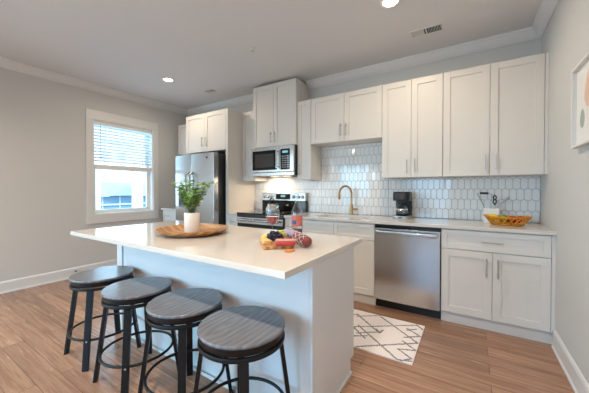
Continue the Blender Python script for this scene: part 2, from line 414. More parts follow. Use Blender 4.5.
b = NB()
for q in ((-6.19, -4.21, 2.4, 2.5), (-6.19, -4.21, .4, .5), (-6.19, -6.1, .5, 2.4), (-4.3, -4.21, .5, 2.4)): box(b, XL, XL+.02, *q)
w4 = struct('window_4', b, 'trim')  # unseen window, added so cool light reaches the right wall
b = NB()
for q in ((-6.1, -6.05, .5, 2.4), (-4.35, -4.3, .5, 2.4), (-6.1, -4.3, .5, .55), (-6.1, -4.3, 2.35, 2.4), (-5.23, -5.17, .5, 2.4)): box(b, XL-.12, XL-.08, *q)
o = obj('window_frame', b, 'white', w4)
b = NB(); box(b, XL-.103, XL-.097, -6.05, -4.35, .55, 2.35); obj('window_pane', b, 'pane', o)

# backsplash: picket tiles on a grout bed
def picket(bm, x0, x1, z0, z1, y, w=.0595, p=.110, pt=.017, g=.0024):
    box(bm, x0, x1, y-.004, y, z0, z1, 1)
    hw = w/2-g/2; H2 = (p+pt)/2-g/2; h1 = H2-pt
    row = 0; zc = .916-p/2
    while zc < z1+p:
        xc = x0-w+(w/2 if row % 2 else 0)
        while xc < x1+w:
            poly = [(xc, zc-H2), (xc+hw, zc-h1), (xc+hw, zc+h1), (xc, zc+H2), (xc-hw, zc+h1), (xc-hw, zc-h1)]
            for ax, lim, sg in ((0, x0+.001, 1), (0, x1-.001, -1), (1, z0+.001, 1), (1, z1-.001, -1)):
                out = []
                for i in range(len(poly)):
                    a, c = poly[i-1], poly[i]
                    da, dc = sg*(a[ax]-lim), sg*(c[ax]-lim)
                    if (da < 0) != (dc < 0):
                        t = da/(da-dc); out.append((a[0]+t*(c[0]-a[0]), a[1]+t*(c[1]-a[1])))
                    if dc >= 0: out.append(c)
                poly = out
                if len(poly) < 3: break
            if len(poly) >= 3:
                cx = sum(q[0] for q in poly)/len(poly); cz = sum(q[1] for q in poly)/len(poly)
                tx, tz = random.gauss(0, .008), random.gauss(0, .008)
                area_ = abs(sum(poly[i-1][0]*poly[i][1]-poly[i][0]*poly[i-1][1] for i in range(len(poly))))/2
                if area_ > 2e-5:
                    lo = [bm.verts.new((q[0], y-.0035, q[1])) for q in poly]
                    k = .0018
                    def ins(q):
                        d = math.hypot(q[0]-cx, q[1]-cz); s = max(0, (d-k)/d) if d > 0 else 0
                        return (cx+(q[0]-cx)*s, cz+(q[1]-cz)*s)
                    hi = []
                    for q in poly:
                        u = ins(q); hi.append(bm.verts.new((u[0], y-.0085+tx*(u[0]-cx)+tz*(u[1]-cz), u[1])))
                    bm.faces.new(hi).material_index = 0
                    for i in range(len(poly)):
                        j = (i+1) % len(poly); bm.faces.new((lo[i], lo[j], hi[j], hi[i])).material_index = 0
            xc += w
        zc += p; row += 1
b = NB(); YT = -.0008
picket(b, -3.576, -3.331, .916, 1.373, YT); picket(b, -3.331, -2.569, .916, 1.435, YT); picket(b, -2.569, -2.359, .916, 1.373, YT); picket(b, -2.358, -1.432, .916, 1.837, YT); picket(b, -1.431, -.002, .916, 1.373, YT)
o = obj('backsplash', b, ['tile', 'grout'])
tag(o, 'white glazed picket tile backsplash on the back wall above the long counter', 'backsplash')

# ------------------------------------------------------------------ cabinetry
def handle(parent, x, y, z, L=.152, vert=True):
    """bar pull standing off the door face at y (front towards -y)"""
    bm = NB(); r = .0058; yo = y-.030
    d = Vector((0, 0, 1)) if vert else Vector((1, 0, 0)); c = Vector((x, yo, z))
    tube(bm, [c-d*L/2, c+d*L/2], r, 10)
    for s in (-1, 1):
        q = c+d*s*L*.36; tube(bm, [q+Vector((0, .0305, 0)), q], r*.8, 8)
    return obj('handle', bm, 'nickel', parent, smooth=True)
def shaker(name, parent, x0, x1, z0, z1, yf, th=.020, rail=.062, m='cab', flat=False):
    """shaker front whose face is at yf, facing -y"""
    bm = NB()
    rl = min(rail, (x1-x0)*.3, (z1-z0)*.32)
    if flat: box(bm, x0, x1, yf, yf+th, z0, z1)
    else:
        box(bm, x0, x0+rl, yf, yf+th, z0, z1); box(bm, x1-rl, x1, yf, yf+th, z0, z1)
        box(bm, x0+rl, x1-rl, yf, yf+th, z0, z0+rl); box(bm, x0+rl, x1-rl, yf, yf+th, z1-rl, z1)
        box(bm, x0+rl-.002, x1-rl+.002, yf+.010, yf+th-.001, z0+rl-.002, z1-rl+.002)
    return obj(name, bm, m, parent, .0014)
G = .0016
def upper(label, x0, x1, z0, z1, yf, doors, handles, filler=None, end=None):
    """wall-hung cabinet: doors [(x0,x1)], handles [(x, zc)] one per door"""
    t = thing('upper_cabinet', label, 'cabinet', ((x0+x1)/2, 0, z0))
    bm = NB(); box(bm, x0+.0006, x1-.0006, yf+.0215, -.0005 if z0 > 1.8 and x0 > -4 else -.0005, z0, z1)
    obj('cabinet_box', bm, 'cab', t, .001)
    for (d0, d1), h in zip(doors, handles):
        o = shaker('door', t, d0+G, d1-G, z0+.002, z1-.002, yf)
        if h: handle(o, h[0], yf, h[1])
    if filler:
        bm = NB(); box(bm, filler[0], filler[1], yf+.0215, yf+.045, z0, z1); obj('filler_strip', bm, 'cab', t)
    if end:
        bm = NB(); box(bm, end[0], end[1], yf+.004, yf+.021, z0, z1); obj('filler_strip', bm, 'cab', t, .001)
    return t
ZU, ZT = 1.375, 2.435
YU = -.3164
# right of the sink
upper('tall two-door white upper cabinet at the right wall, above the fruit basket', -.8138, -.0005, ZU, ZT, YU,
      [(-.8128, -.4184), (-.4184, -.026)], [(-.4535, 1.50), (-.3745, 1.498)], end=(-.0248, -.0006))
upper('tall narrow two-door white upper cabinet above the coffee maker and dishwasher', -1.4308, -.8142, ZU, ZT, YU,
      [(-1.4298, -1.1185), (-1.1185, -.8148)], [(-1.1592, 1.492), (-1.079, 1.498)])
upper('short two-door white upper cabinet high above the sink and gold faucet', -2.3594, -1.4314, 1.8393, ZT, YU,
      [(-2.3584, -1.8928), (-1.8928, -1.4318)], [(-1.9315, 1.982), (-1.8605, 1.979)])
upper('single-door narrow white upper cabinet just right of the microwave', -2.5684, -2.3600, ZU, ZT, YU,
      [(-2.5674, -2.3606)], [(-2.53, 1.51)])
upper('tallest white upper cabinet reaching the ceiling, two doors above the microwave', -3.3313, -2.5694, 1.856, 2.7516, -.3499,
      [(-3.3303, -2.9503), (-2.9503, -2.5704)], [(-2.987, 1.985), (-2.914, 1.985)])
upper('narrow white upper cabinet between the tall fridge panel and the microwave', -3.5772, -3.3319, ZU, ZT, YU,
      [(-3.5762, -3.3325)], [None])
upper('two-door white cabinet over the refrigerator', -4.5432, -3.6262, 1.8323, ZT, -.6164,
      [(-4.5422, -4.085), (-4.085, -3.6272)], [(-4.121, 1.985), (-4.047, 1.985)])
upper('white upper cabinet in the left corner beside the window, partly hidden by the fridge', -5.172, -4.5440, ZU, ZT, YU,
      [(-5.17, -4.86), (-4.86, -4.545)], [(-4.895, 1.50), (-4.825, 1.50)])
t = thing('tall_panel', 'tall white end panel standing right of the refrigerator', 'cabinet panel', (-3.602, 0, 0))
bm = NB(); box(bm, -3.6254, -3.5782, -.6164, -.0005, 0, ZT); obj('panel', bm, 'cab', t, .0015)

CB, CT = .884, .914
YB = -.6187
def base_box(t, x0, x1, end_right=False):
    bm = NB(); box(bm, x0+.0006, x1-.0006, YB+.0215, -.0125, .108, CB-.0005)
    obj('cabinet_box', bm, 'cabin', t, .001)
    bm = NB(); box(bm, x0+.0006, x1-.0006, -.574, -.56, 0, .1075); obj('toe_kick', bm, 'cab', t)
def basec(label, x0, x1):
    t = thing('base_cabinet', label, 'cabinet', ((x0+x1)/2, -.3, 0)); base_box(t, x0, x1); return t
# right base
t = basec('white base cabinet with one wide drawer and two doors at the right wall', -.8007, -.0005)
d = shaker('drawer_front', t, -.7987+G, -.027-G, .700, .872, YB, rail=.045); handle(d, -.4115, YB, .7815, .155, False)
for (a, c, hx) in ((-.7987, -.4079, -.4497), (-.4079, -.027, -.3677)):
    d = shaker('door', t, a+G, c-G, .1115, .694, YB); handle(d, hx, YB, .566, .158)
bm = NB(); box(bm, -.0258, -.0006, YB+.004, YB+.021, .108, CB-.001); obj('filler_strip', bm, 'cab', t, .001)
# sink base
t = basec('white sink base cabinet with false drawer fronts, left of the dishwasher', -2.3594, -1.4232)
for (a, c, hx) in ((-2.3584, -1.891, -1.93), (-1.891, -1.4242, -1.852)):
    shaker('drawer_front', t, a+G, c-G, .700, .872, YB, rail=.045)
    d = shaker('door', t, a+G, c-G, .1115, .694, YB); handle(d, hx, YB, .566, .158)
# 9 inch drawers right of range
t = basec('narrow white base cabinet between the range and the sink base', -2.5684, -2.3600)
d = shaker('drawer_front', t, -2.5674+G, -2.361-G, .700, .872, YB, rail=.045); handle(d, -2.464, YB, .785, .10, False)
d = shaker('door', t, -2.5674+G, -2.361-G, .1115, .694, YB); handle(d, -2.40, YB, .566, .158)
# left of range
t = basec('narrow white base cabinet between the tall panel and the range', -3.5776, -3.3700)
d = shaker('drawer_front', t, -3.5766+G, -3.371-G, .700, .872, YB, rail=.045); handle(d, -3.474, YB, .785, .10, False)
d = shaker('door', t, -3.5766+G, -3.371-G, .1115, .694, YB); handle(d, -3.41, YB, .566, .158)
# left of fridge
t = basec('white base cabinet in the far left corner, beside the refrigerator', -5.19, -4.5440)
for (a, c, hx) in ((-5.189, -4.867, -5.03), (-4.867, -4.545, -4.7)):
    d = shaker('drawer_front', t, a+G, c-G, .700, .872, YB, rail=.045); handle(d, hx, YB, .785, .12, False)
    d = shaker('door', t, a+G, c-G, .1115, .694, YB); handle(d, c-.04 if hx < -4.9 else a+.04, YB, .566, .158)

# counters
SX0, SX1, SY0, SY1 = -2.215, -1.56, -.515, -.155
def slab_hole(bm, x0, x1, y0, y1, z0, z1, hx0, hx1, hy0, hy1):
    xs, ys = [x0, hx0, hx1, x1], [y0, hy0, hy1, y1]
    for zz, fl in ((z1, False), (z0, True)):
        g = [[bm.verts.new((x, y, zz)) for x in xs] for y in ys]
        for j in range(3):
            for i in range(3):
                if i == 1 and j == 1: continue
                q = (g[j][i], g[j][i+1], g[j+1][i+1], g[j+1][i]); bm.faces.new(q[::-1] if fl else q)
        if not fl: top = g
        else: bot = g
    per = [(0, i) for i in range(4)]+[(j, 3) for j in range(1, 4)]+[(3, i) for i in (2, 1, 0)]+[(j, 0) for j in (2, 1)]
    for a, c in zip(per, per[1:]+per[:1]): bm.faces.new((bot[a[0]][a[1]], bot[c[0]][c[1]], top[c[0]][c[1]], top[a[0]][a[1]]))
    hp = [(1, 1), (1, 2), (2, 2), (2, 1)]
    for a, c in zip(hp, hp[1:]+hp[:1]): bm.faces.new((bot[c[0]][c[1]], bot[a[0]][a[1]], top[a[0]][a[1]], top[c[0]][c[1]]))
YC = -.6437
bm = NB(); slab_hole(bm, -2.566, -.001, YC, -.0095, CB, CT, SX0, SX1, SY0, SY1)
tag(obj('countertop', bm, 'quartz', None, .002, base=(-1.28, -.3, CB)), 'long pale quartz countertop running from the range to the right wall', 'countertop')
bm = NB(); box(bm, -3.5775, -3.372, YC, -.0095, CB, CT)
tag(obj('countertop', bm, 'quartz', None, .002, base=(-3.47, -.3, CB)), 'small pale quartz countertop piece between tall panel and range', 'countertop')
bm = NB(); box(bm, -5.215, -4.5445, YC, -.001, CB, CT)
tag(obj('countertop', bm, 'quartz', None, .002, base=(-4.9, -.3, CB)), 'pale quartz countertop piece in the left corner by the refrigerator', 'countertop')

# sink
t = thing('sink', 'undermount kitchen sink sunk into the counter in front of the gold faucet', 'sink', (-1.89, -.33, CB))
bm = NB(); zb = .70; w = .004
for q in ((SX0-.012, SX1+.012, SY0-.012, SY0-.001, zb, CB-.0008), (SX0-.012, SX1+.012, SY1+.001, SY1+.012, zb, CB-.0008), (SX0-.012, SX0-.001, SY0-.001, SY1+.001, zb, CB-.0008), (SX1+.001, SX1+.012, SY0-.001, SY1+.001, zb, CB-.0008), (SX0-.012, SX1+.012, SY0-.012, SY1+.012, zb-.006, zb)): box(bm, *q)
obj('basin', bm, 'copper', t)
bm = NB(); lathe(bm, [(0, zb+.004), (.035, zb+.004), (.045, zb+.001), (.045, zb)], (-1.89, -.30), 20); obj('drain', bm, 'chrome', t, smooth=True)

# faucet
t = thing('faucet', 'brushed gold gooseneck kitchen faucet behind the sink', 'faucet', (-1.875, -.10, CT))
bm = NB()
bx, by = -1.875, -.10
lathe(bm, [(0, CT+.0005), (.026, CT+.0005), (.026, CT+.006), (.0185, CT+.010), (.0185, CT+.135), (.014, CT+.14), (0, CT+.14)], (bx, by), 20)
obj('faucet_body', bm, 'brass', t, smooth=True)
bm = NB(); dirv = Vector((-.091, -.185, 0)).normalized(); R = .104; z0 = 1.182
pts = [Vector((bx, by, CT+.13)), Vector((bx, by, 1.1)), Vector((bx, by, z0))]
for i in range(1, 15):
    a = PI*i/14; pts.append(Vector((bx, by, z0))+dirv*(R-R*math.cos(a))+Vector((0, 0, R*math.sin(a))))
pts.append(pts[-1]+Vector((0, 0, -.012)))
tube(bm, pts, .0125, 12); obj('spout', bm, 'brass', t, smooth=True)
e = pts[-1]
bm = NB(); lathe(bm, [(0, e.z-.052), (.013, e.z-.052), (.0155, e.z-.045), (.0145, e.z+.004), (0, e.z+.004)], (e.x, e.y), 16); obj('spray_head', bm, 'brass', t, smooth=True)
bm = NB(); tube(bm, [(bx, by, CT+.072), (bx+.05, by-.006, CT+.074)], .011, 12); tube(bm, [(bx+.046, by-.006, CT+.074), (bx+.085, by-.012, CT+.076)], .014, 12)
obj('lever', bm, 'brass', t, smooth=True)

# ------------------------------------------------------------------ dishwasher
t = thing('dishwasher', 'stainless steel dishwasher with bar handle under the counter', 'dishwasher', (-1.1115, -.3, 0))
dx0, dx1 = -1.4208, -.8024
bm = NB(); box(bm, dx0, dx1, -.600, -.02, .10, .880); obj('tub', bm, 'black', t)
bm = NB(); box(bm, dx0+.004, dx1-.004, -.56, -.55, .0, .0995); obj('toe_kick', bm, 'black', t)
bm = NB(); N = 14   # door: gently bowed skin
zs = [.103, .845]
for k in range(1): pass
fr = [(-.640-.006*math.sin(PI*i/N)) for i in range(N+1)]
pl = [(dx0+.004+(dx1-dx0-.008)*i/N, fr[i]) for i in range(N+1)]+[(dx1-.004, -.601), (dx0+.004, -.601)]
prism(bm, pl, zs[0], zs[1], 'z'); obj('door', bm, 'steelv', t, .003, smooth=True)
bm = NB(); box(bm, dx0+.004, dx1-.004, -.637, -.601, .8455, .868); obj('control_strip', bm, 'blackg', t, .002)
bm = NB(); N = 18
pts = [(dx0+.03+(dx1-dx0-.06)*i/N, -.690-.014*math.sin(PI*i/N), .806) for i in range(N+1)]
A = []
for x, y, z in pts: A.append([bm.verts.new((x, y+dy, z+dz)) for dy, dz in ((0, -.019), (-.004, -.012), (-.004, .012), (0, .019), (.016, .019), (.016, -.019))])
for P, Q in zip(A, A[1:]):
    for k in range(6): bm.faces.new((P[k], P[(k+1) % 6], Q[(k+1) % 6], Q[k]))
bm.faces.new(A[0]); bm.faces.new(A[-1][::-1])
for x in (dx0+.045, dx1-.045): box(bm, x-.012, x+.012, -.682, -.640, .794, .818)
obj('handle', bm, 'steel', t, .002)

# ------------------------------------------------------------------ range
t = thing('kitchen_range', 'stainless steel electric range with black glass top and backguard', 'range', (-2.969, -.33, 0))
x0, x1 = -3.367, -2.572
bm = NB(); box(bm, x0, x1, -.618, -.014, .06, .905); obj('oven_body', bm, 'dark', t)
bm = NB(); box(bm, x0+.02, x1-.02, -.58, -.56, 0, .0595); obj('kick_plate', bm, 'black', t)
bm = NB(); box(bm, x0, x1, -.655, -.085, .9055, .920); obj('cooktop', bm, 'blackg', t, .003)
for cx, cy, r in ((-3.17, -.47, .10), (-2.77, -.47, .075), (-3.17, -.21, .075), (-2.77, -.21, .10)):
    bm = NB(); lathe(bm, [(r-.003, .9205), (r, .9208), (r+.003, .9205)], (cx, cy), 32); obj('burner_ring', bm, 'grey', t)
d = NB(); box(d, x0+.003, x1-.003, -.650, -.6185, .24, .860); od = obj('oven_door', d, 'blackg', t, .004)
bm = NB(); box(bm, x0+.003, x1-.003, -.653, -.6505, .775, .858); obj('door_band', bm, 'steel', od)
bm = NB(); tube(bm, [(x0+.05, -.70, .825), (x1-.05, -.70, .825)], .014, 14)
for x in (x0+.09, x1-.09): tube(bm, [(x, -.7, .825), (x, -.653, .825)], .009, 10)
obj('handle', bm, 'steel', od, smooth=True)
bm = NB(); box(bm, x0, x1, -.652, -.6185, .863, .9045); obj('front_rail', bm, 'dark', t, .002)
bm = NB(); box(bm, x0+.003, x1-.003, -.648, -.6185, .065, .234); obj('storage_drawer', bm, 'steel', t, .003)
bm = NB(); box(bm, x0, x1, -.084, -.0125, .906, 1.075); obj('backguard', bm, 'blackg', t, .003)
bm = NB(); prism(bm, [(-.098, 1.076), (-.088, 1.195), (-.0125, 1.195), (-.0125, 1.076)], x0, x1, 'x'); cpn = obj('control_panel', bm, 'steel', t, .004)
bm = NB(); prism(bm, [(-.0985, 1.095), (-.0915, 1.176), (-.088, 1.176), (-.0925, 1.095)], -3.09, -2.83, 'x'); obj('display', bm, 'blackg', cpn)
bm = NB(); prism(bm, [(-.0975, 1.13), (-.0945, 1.16), (-.091, 1.16), (-.0935, 1.13)], -3.0, -2.92, 'x'); obj('clock_digits', bm, 'display', cpn)
for x in (-3.32, -3.25, -3.17, -2.77, -2.69, -2.62):
    bm = NB(); tube(bm, [(x, -.0925, 1.135), (x, -.122, 1.133)], [.024, .021], 18); obj('knob', bm, 'steel', cpn, .001, smooth=True)

# kettle on the cooktop
t = thing('tea_kettle', 'silver tea kettle with black loop handle, on the range behind the wine glass', 'kettle', (-3.012, -.30, .921))
bm = NB(); lathe(bm, [(0, .9215), (.085, .9215), (.095, .935), (.093, .965), (.07, 1.005), (.03, 1.022), (0, 1.024)], (-3.012, -.30), 24); k = obj('kettle_body', bm, 'nickel', t, smooth=True)
bm = NB(); tube(bm, [(-3.012+.042*math.cos(a), -.30, 1.062+.052*math.sin(a)) for a in [PI*(-.28+1.56*i/20) for i in range(21)]], .010, 8); obj('handle', bm, 'black', t, smooth=True)
bm = NB(); tube(bm, [(-2.935, -.30, .965), (-2.905, -.30, .99), (-2.89, -.30, 1.012)], [.02, .013, .010], 10); obj('spout', bm, 'chrome', t, smooth=True)

# ------------------------------------------------------------------ microwave
t = thing('microwave', 'stainless over-the-range microwave with black window and keypad', 'microwave', (-2.95, -.2, 1.437))
x0, x1, zb, zt = -3.328, -2.572, 1.437, 1.8525
bm = NB(); box(bm, x0, x1, -.368, -.012, zb, zt); obj('microwave_body', bm, 'dark', t, .002)
bm = NB(); box(bm, x0, -2.815, -.405, -.3685, zb+.052, zt); dr = obj('door', bm, 'steel', t, .004)
bm = NB(); box(bm, -3.290, -2.850, -.4065, -.4052, 1.520, 1.798); dw = obj('door_glass', bm, 'blackg', dr)
bm = NB(); box(bm, -3.235, -2.90, -.4073, -.4066, 1.56, 1.75); obj('window_mesh', bm, mat('oven window mesh', (.045, .043, .042, 1), .2), dw)
bm = NB(); tube(bm, [(-2.828, -.445, 1.535), (-2.828, -.445, 1.79)], .011, 12)
for z in (1.56, 1.765): tube(bm, [(-2.828, -.445, z), (-2.828, -.405, z)], .008, 8)
obj('handle', bm, 'steel', dr, smooth=True)
bm = NB(); box(bm, -2.813, x1, -.405, -.3685, zb+.052, zt); cp_ = obj('control_panel', bm, 'steel', t, .004)
bm = NB(); box(bm, -2.787, -2.632, -.4065, -.4052, 1.515, 1.80); kp = obj('keypad', bm, 'blackg', cp_)
bm = NB(); box(bm, -2.755, -2.665, -.4074, -.4066, 1.745, 1.775); obj('clock_digits', bm, 'display', kp)
bm = NB()
for r in range(6):
    for c in range(3): box(bm, -2.762+c*.042, -2.735+c*.042, -.4072, -.4066, 1.545+r*.03, 1.556+r*.03)
obj('key_legends', bm, 'grey', kp)
bm = NB(); box(bm, x0, x1, -.400, -.3685, zb, zb+.048); obj('vent_grille', bm, 'steel', t, .004)
bm = NB(); box(bm, -3.12, -3.02, -.20, -.12, zb-.004, zb-.0005); box(bm, -2.88, -2.78, -.20, -.12, zb-.004, zb-.0005); obj('task_lamp', bm, emis(mat('task lamp lens', (1, .9, .7, 1), .4), (1, .75, .45, 1), 1.6), t)
area('cooktop_light', (-3.07, -.16, zb-.006), (0, 0, 0), .1, .08, 5, (1, .80, .58))

# ------------------------------------------------------------------ refrigerator
t = thing('refrigerator', 'stainless side-by-side refrigerator with dark sides and water dispenser', 'refrigerator', (-4.10, -.4, 0))
x0, x1 = -4.540, -3.655
sp = -4.165
bm = NB(); box(bm, x0, x1, -.725, -.03, .03, 1.765); obj('fridge_body', bm, 'dark', t, .003)
bm = NB(); box(bm, x0+.01, x1-.01, -.76, -.7255, .0, .085); obj('toe_grille', bm, 'black', t)
YF = -.815
def fdoor(a, c):
    bm = NB(); N = 8
    pl = [(a+(c-a)*i/N, YF-.006*math.sin(PI*i/N)) for i in range(N+1)]+[(c, -.735), (a, -.735)]
    prism(bm, pl, .09, 1.778, 'z'); o = obj('door', bm, 'steelv', t, .006, smooth=True)
    bm = NB(); box(bm, a+.006, c-.006, -.7348, -.7256, .1, 1.765); obj('door_gasket', bm, 'grey', o)
    return o
d1 = fdoor(x0, sp-.003); d2 = fdoor(sp+.003, x1)
for d, x in ((d1, sp-.04), (d2, sp+.04)):
    bm = NB(); tube(bm, [(x, YF-.006, .72), (x, YF-.055, .75), (x, YF-.06, .80), (x, YF-.06, 1.42), (x, YF-.055, 1.47), (x, YF-.006, 1.50)], .013, 12); obj('handle', bm, 'steel', d, smooth=True)
bm = NB(); box(bm, x0+.09, sp-.085, YF-.0095, YF-.004, .97, 1.28); dp = obj('water_dispenser', bm, 'black', d1, .003)
bm = NB(); box(bm, x0+.11, sp-.105, YF-.018, YF-.0096, .98, .99); obj('drip_tray', bm, 'grey', dp)
bm = NB(); lathe(bm, [(0, 0), (.016, 0), (.016, .003), (0, .003)], n=18)
bmesh.ops.transform(bm, matrix=Matrix.Translation((-3.80, YF-.004, 1.71)) @ Matrix.Rotation(PI/2, 4, 'X'), verts=bm.verts); obj('badge', bm, 'dark', d2)
bm = NB(); box(bm, x0+.02, x0+.12, -.80, -.70, 1.7785, 1.795); obj('hinge_cover', bm, 'dark', t, .004)
bm = NB(); box(bm, x1-.12, x1-.02, -.80, -.70, 1.7785, 1.795); obj('hinge_cover', bm, 'dark', t, .004)

# ------------------------------------------------------------------ island
IX0, IX1, IY0, IY1 = -3.2228, -1.1853, -2.6456, -1.7153
EX = -1.244
t = thing('kitchen_island', 'pale painted kitchen island base with overhanging top, stools along it', 'kitchen island', (-2.2, -2.0, 0))
bm = NB(); box(bm, -3.195, EX-.0185, -2.298, -1.80, .10, CB-.0006); obj('island_body', bm, 'isl', t)
bm = NB(); box(bm, -3.195, EX-.0185, -2.298, -1.86, 0, .0995); obj('plinth', bm, 'isl', t)
bm = NB(); prism(bm, [(-2.3105, 0), (-1.775, 0), (-1.775, .10), (-1.7180, .10), (-1.7180, CB-.0006), (-2.3105, CB-.0006)], EX-.018, EX, 'x'); obj('end_panel', bm, 'isl', t, .001)
bm = NB(); prism(bm, [(-2.3105, 0), (-1.775, 0), (-1.775, .10), (-1.7180, .10), (-1.7180, CB-.0006), (-2.3105, CB-.0006)], -3.2135, -3.1955, 'x'); obj('end_panel', bm, 'isl', t, .001)
bm = NB(); box(bm, EX-.075, EX-.0185, -2.3105, -2.2985, 0, CB-.0006); obj('corner_batten', bm, 'isl', t, .001)
bm = NB(); box(bm, -3.195, -3.13, -2.3105, -2.2985, 0, CB-.0006); obj('corner_batten', bm, 'isl', t, .001)
bm = NB()
for q in ((EX+.0005, EX+.009, -2.3205, -1.7755, 0, .02), (-3.195, EX, -2.3195, -2.3110, 0, .02)): box(bm, *q)
obj('shoe_moulding', bm, 'trim', t, .002)
for i in range(3):
    a = -3.19+i*.642; c = a+.640
    bm = NB()
    rl = .06
    y0, y1 = -1.7985, -1.778
    for (p0, p1, z0, z1, yy) in ((a, a+rl, .11, .875, y1), (c-rl, c, .11, .875, y1), (a+rl, c-rl, .11, .11+rl, y1), (a+rl, c-rl, .875-rl, .875, y1), (a+rl, c-rl, .11+rl, .875-rl, y1-.008)):
        box(bm, p0, p1, y0, yy, z0, z1)
    d = obj('door', bm, 'isl', t, .001)
    bm = NB(); x = c-.03; tube(bm, [(x, y1+.03, .66), (x, y1+.03, .82)], .006, 10)
    for z in (.68, .80): tube(bm, [(x, y1+.03, z), (x, y1, z)], .005, 8)
    obj('handle', bm, 'nickel', d, smooth=True)
bm = NB(); box(bm, IX0, IX1, IY0, IY1, CB, CT)
tag(obj('island_countertop', bm, 'quartz', None, .0025, base=(-2.2, -2.2, CB)), 'large pale quartz slab topping the island, with tray and cheese board on it', 'countertop')

# ------------------------------------------------------------------ bar stools
STG = 'round dark bar stools along the island'
def make_stool(loc, label):
    t = thing('bar_stool', label, 'bar stool', loc, STG); local(t)
    bm = NB(); lathe(bm, [(0, .5825), (.198, .5825), (.2035, .585), (.205, .590), (.2045, .597), (.2015, .600), (0, .600)], n=64); st = obj('seat', bm, 'seatwood', t, smooth=True)
    bm = NB(); lathe(bm, [(.150, .550), (.196, .550), (.199, .554), (.199, .581), (.150, .581)], n=56, closed=True); obj('seat_rim', bm, 'blackm', t, smooth=True)
    bm = NB(); lathe(bm, [(.190, .527), (.203, .527), (.2045, .530), (.2045, .542), (.203, .5455), (.190, .5455)], n=56, closed=True)
    for k in range(4):
        a = k*PI/2
        d = Vector((math.cos(a), math.sin(a), 0)); n_ = Vector((-d.y, d.x, 0))
        vs = [d*(.06 if e == 0 else .192)+n_*s*.014+Vector((0, 0, z)) for z in (.528, .536) for e, s in ((0, -1), (0, 1), (1, 1), (1, -1))]
        vv = [bm.verts.new(v) for v in vs]
        for f in ((3, 2, 1, 0), (4, 5, 6, 7), (0, 1, 5, 4), (1, 2, 6, 5), (2, 3, 7, 6), (3, 0, 4, 7)): bm.faces.new([vv[i] for i in f])
    obj('support_ring', bm, 'blackm', t, smooth=True)
    bm = NB(); lathe(bm, [(0, .530), (.055, .530), (.065, .536), (.065, .5485), (.145, .5485), (.145, .575), (0, .575)], n=32); obj('swivel_plate', bm, 'blackm', t, smooth=True)
    for k in range(4):
        a = PI/4+k*PI/2; d = Vector((math.cos(a), math.sin(a), 0)); n_ = Vector((-d.y, d.x, 0))
        bm = NB()
        def sec(r, z, w, h): return [bm.verts.new(d*(r+e*h)+n_*s*w+Vector((0, 0, z))) for e, s in ((-1, -1), (1, -1), (1, 1), (-1, 1))]
        S0 = sec(.255, 0, .019, .010); S1 = sec(.181, .533, .0205, .010)
        bm.faces.new(S0[::-1]); bm.faces.new(S1)
        for i in range(4): bm.faces.new((S0[i], S0[(i+1) % 4], S1[(i+1) % 4], S1[i]))
        lg = obj('leg', bm, 'blackm', t, .002)
        bm = NB(); r = .255-.074*.19/.533
        bmesh.ops.create_uvsphere(bm, u_segments=8, v_segments=6, radius=.006)
        bmesh.ops.translate(bm, verts=bm.verts, vec=d*(r+.010)+Vector((0, 0, .19))); obj('bolt', bm, 'nickel', lg, smooth=True)
    bm = NB(); R = .255-.074*.19/.533-.0175
    tube(bm, [(R*math.cos(2*PI*i/56), R*math.sin(2*PI*i/56), .19) for i in range(56)], .0085, 10, closed=True); obj('foot_ring', bm, 'blackm', t, smooth=True)
    return t
s0 = make_stool((-1.491, -2.560, 0), 'nearest dark bar stool, at the right end of the island, with bold seat grain')
dup(s0, (-1.957, -2.530, 0), 'bar stool second nearest, just left of the nearest one', rz=.06)
dup(s0, (-2.435, -2.546, 0), 'bar stool second from the left wall end of the island')
dup(s0, (-2.960, -2.530, 0), 'farthest dark bar stool, at the left end of the island with bright blue window sheen', rz=-.04)

# ------------------------------------------------------------------ island top things
t = thing('wooden_tray', 'round shallow wooden tray on the island under the white plant pot', 'tray', (-2.306, -2.214, CT))
bm = NB(); lathe(bm, [(0, CT+.0005), (.17, CT+.0005), (.20, CT+.004), (.262, CT+.036), (.268, CT+.043), (.262, CT+.045), (.252, CT+.041), (.195, CT+.014), (.17, CT+.011), (0, CT+.011)], (-2.306, -2.214), 64, sx=.95, sy=.95)
obj('tray_dish', bm, 'traywood', t, smooth=True)
PX, PY, PZ = -2.325, -2.205, CT+.0115
t = thing('potted_plant', 'leafy green plant in a white cylinder pot on the wooden tray', 'plant', (PX, PY, PZ))
bm = NB(); lathe(bm, [(0, PZ), (.050, PZ), (.0535, PZ+.004), (.055, PZ+.140), (.053, PZ+.144), (.0495, PZ+.142), (.0485, PZ+.118), (0, PZ+.118)], (PX, PY), 40); obj('pot', bm, 'ceram', t, smooth=True)
bm = NB(); lathe(bm, [(0, PZ+.128), (.035, PZ+.127), (.048, PZ+.122), (.048, PZ+.1185), (0, PZ+.1185)], (PX, PY), 24); obj('soil', bm, 'soil', t, smooth=True)
lf = NB(); stm = NB(); rnd = random.Random(4)
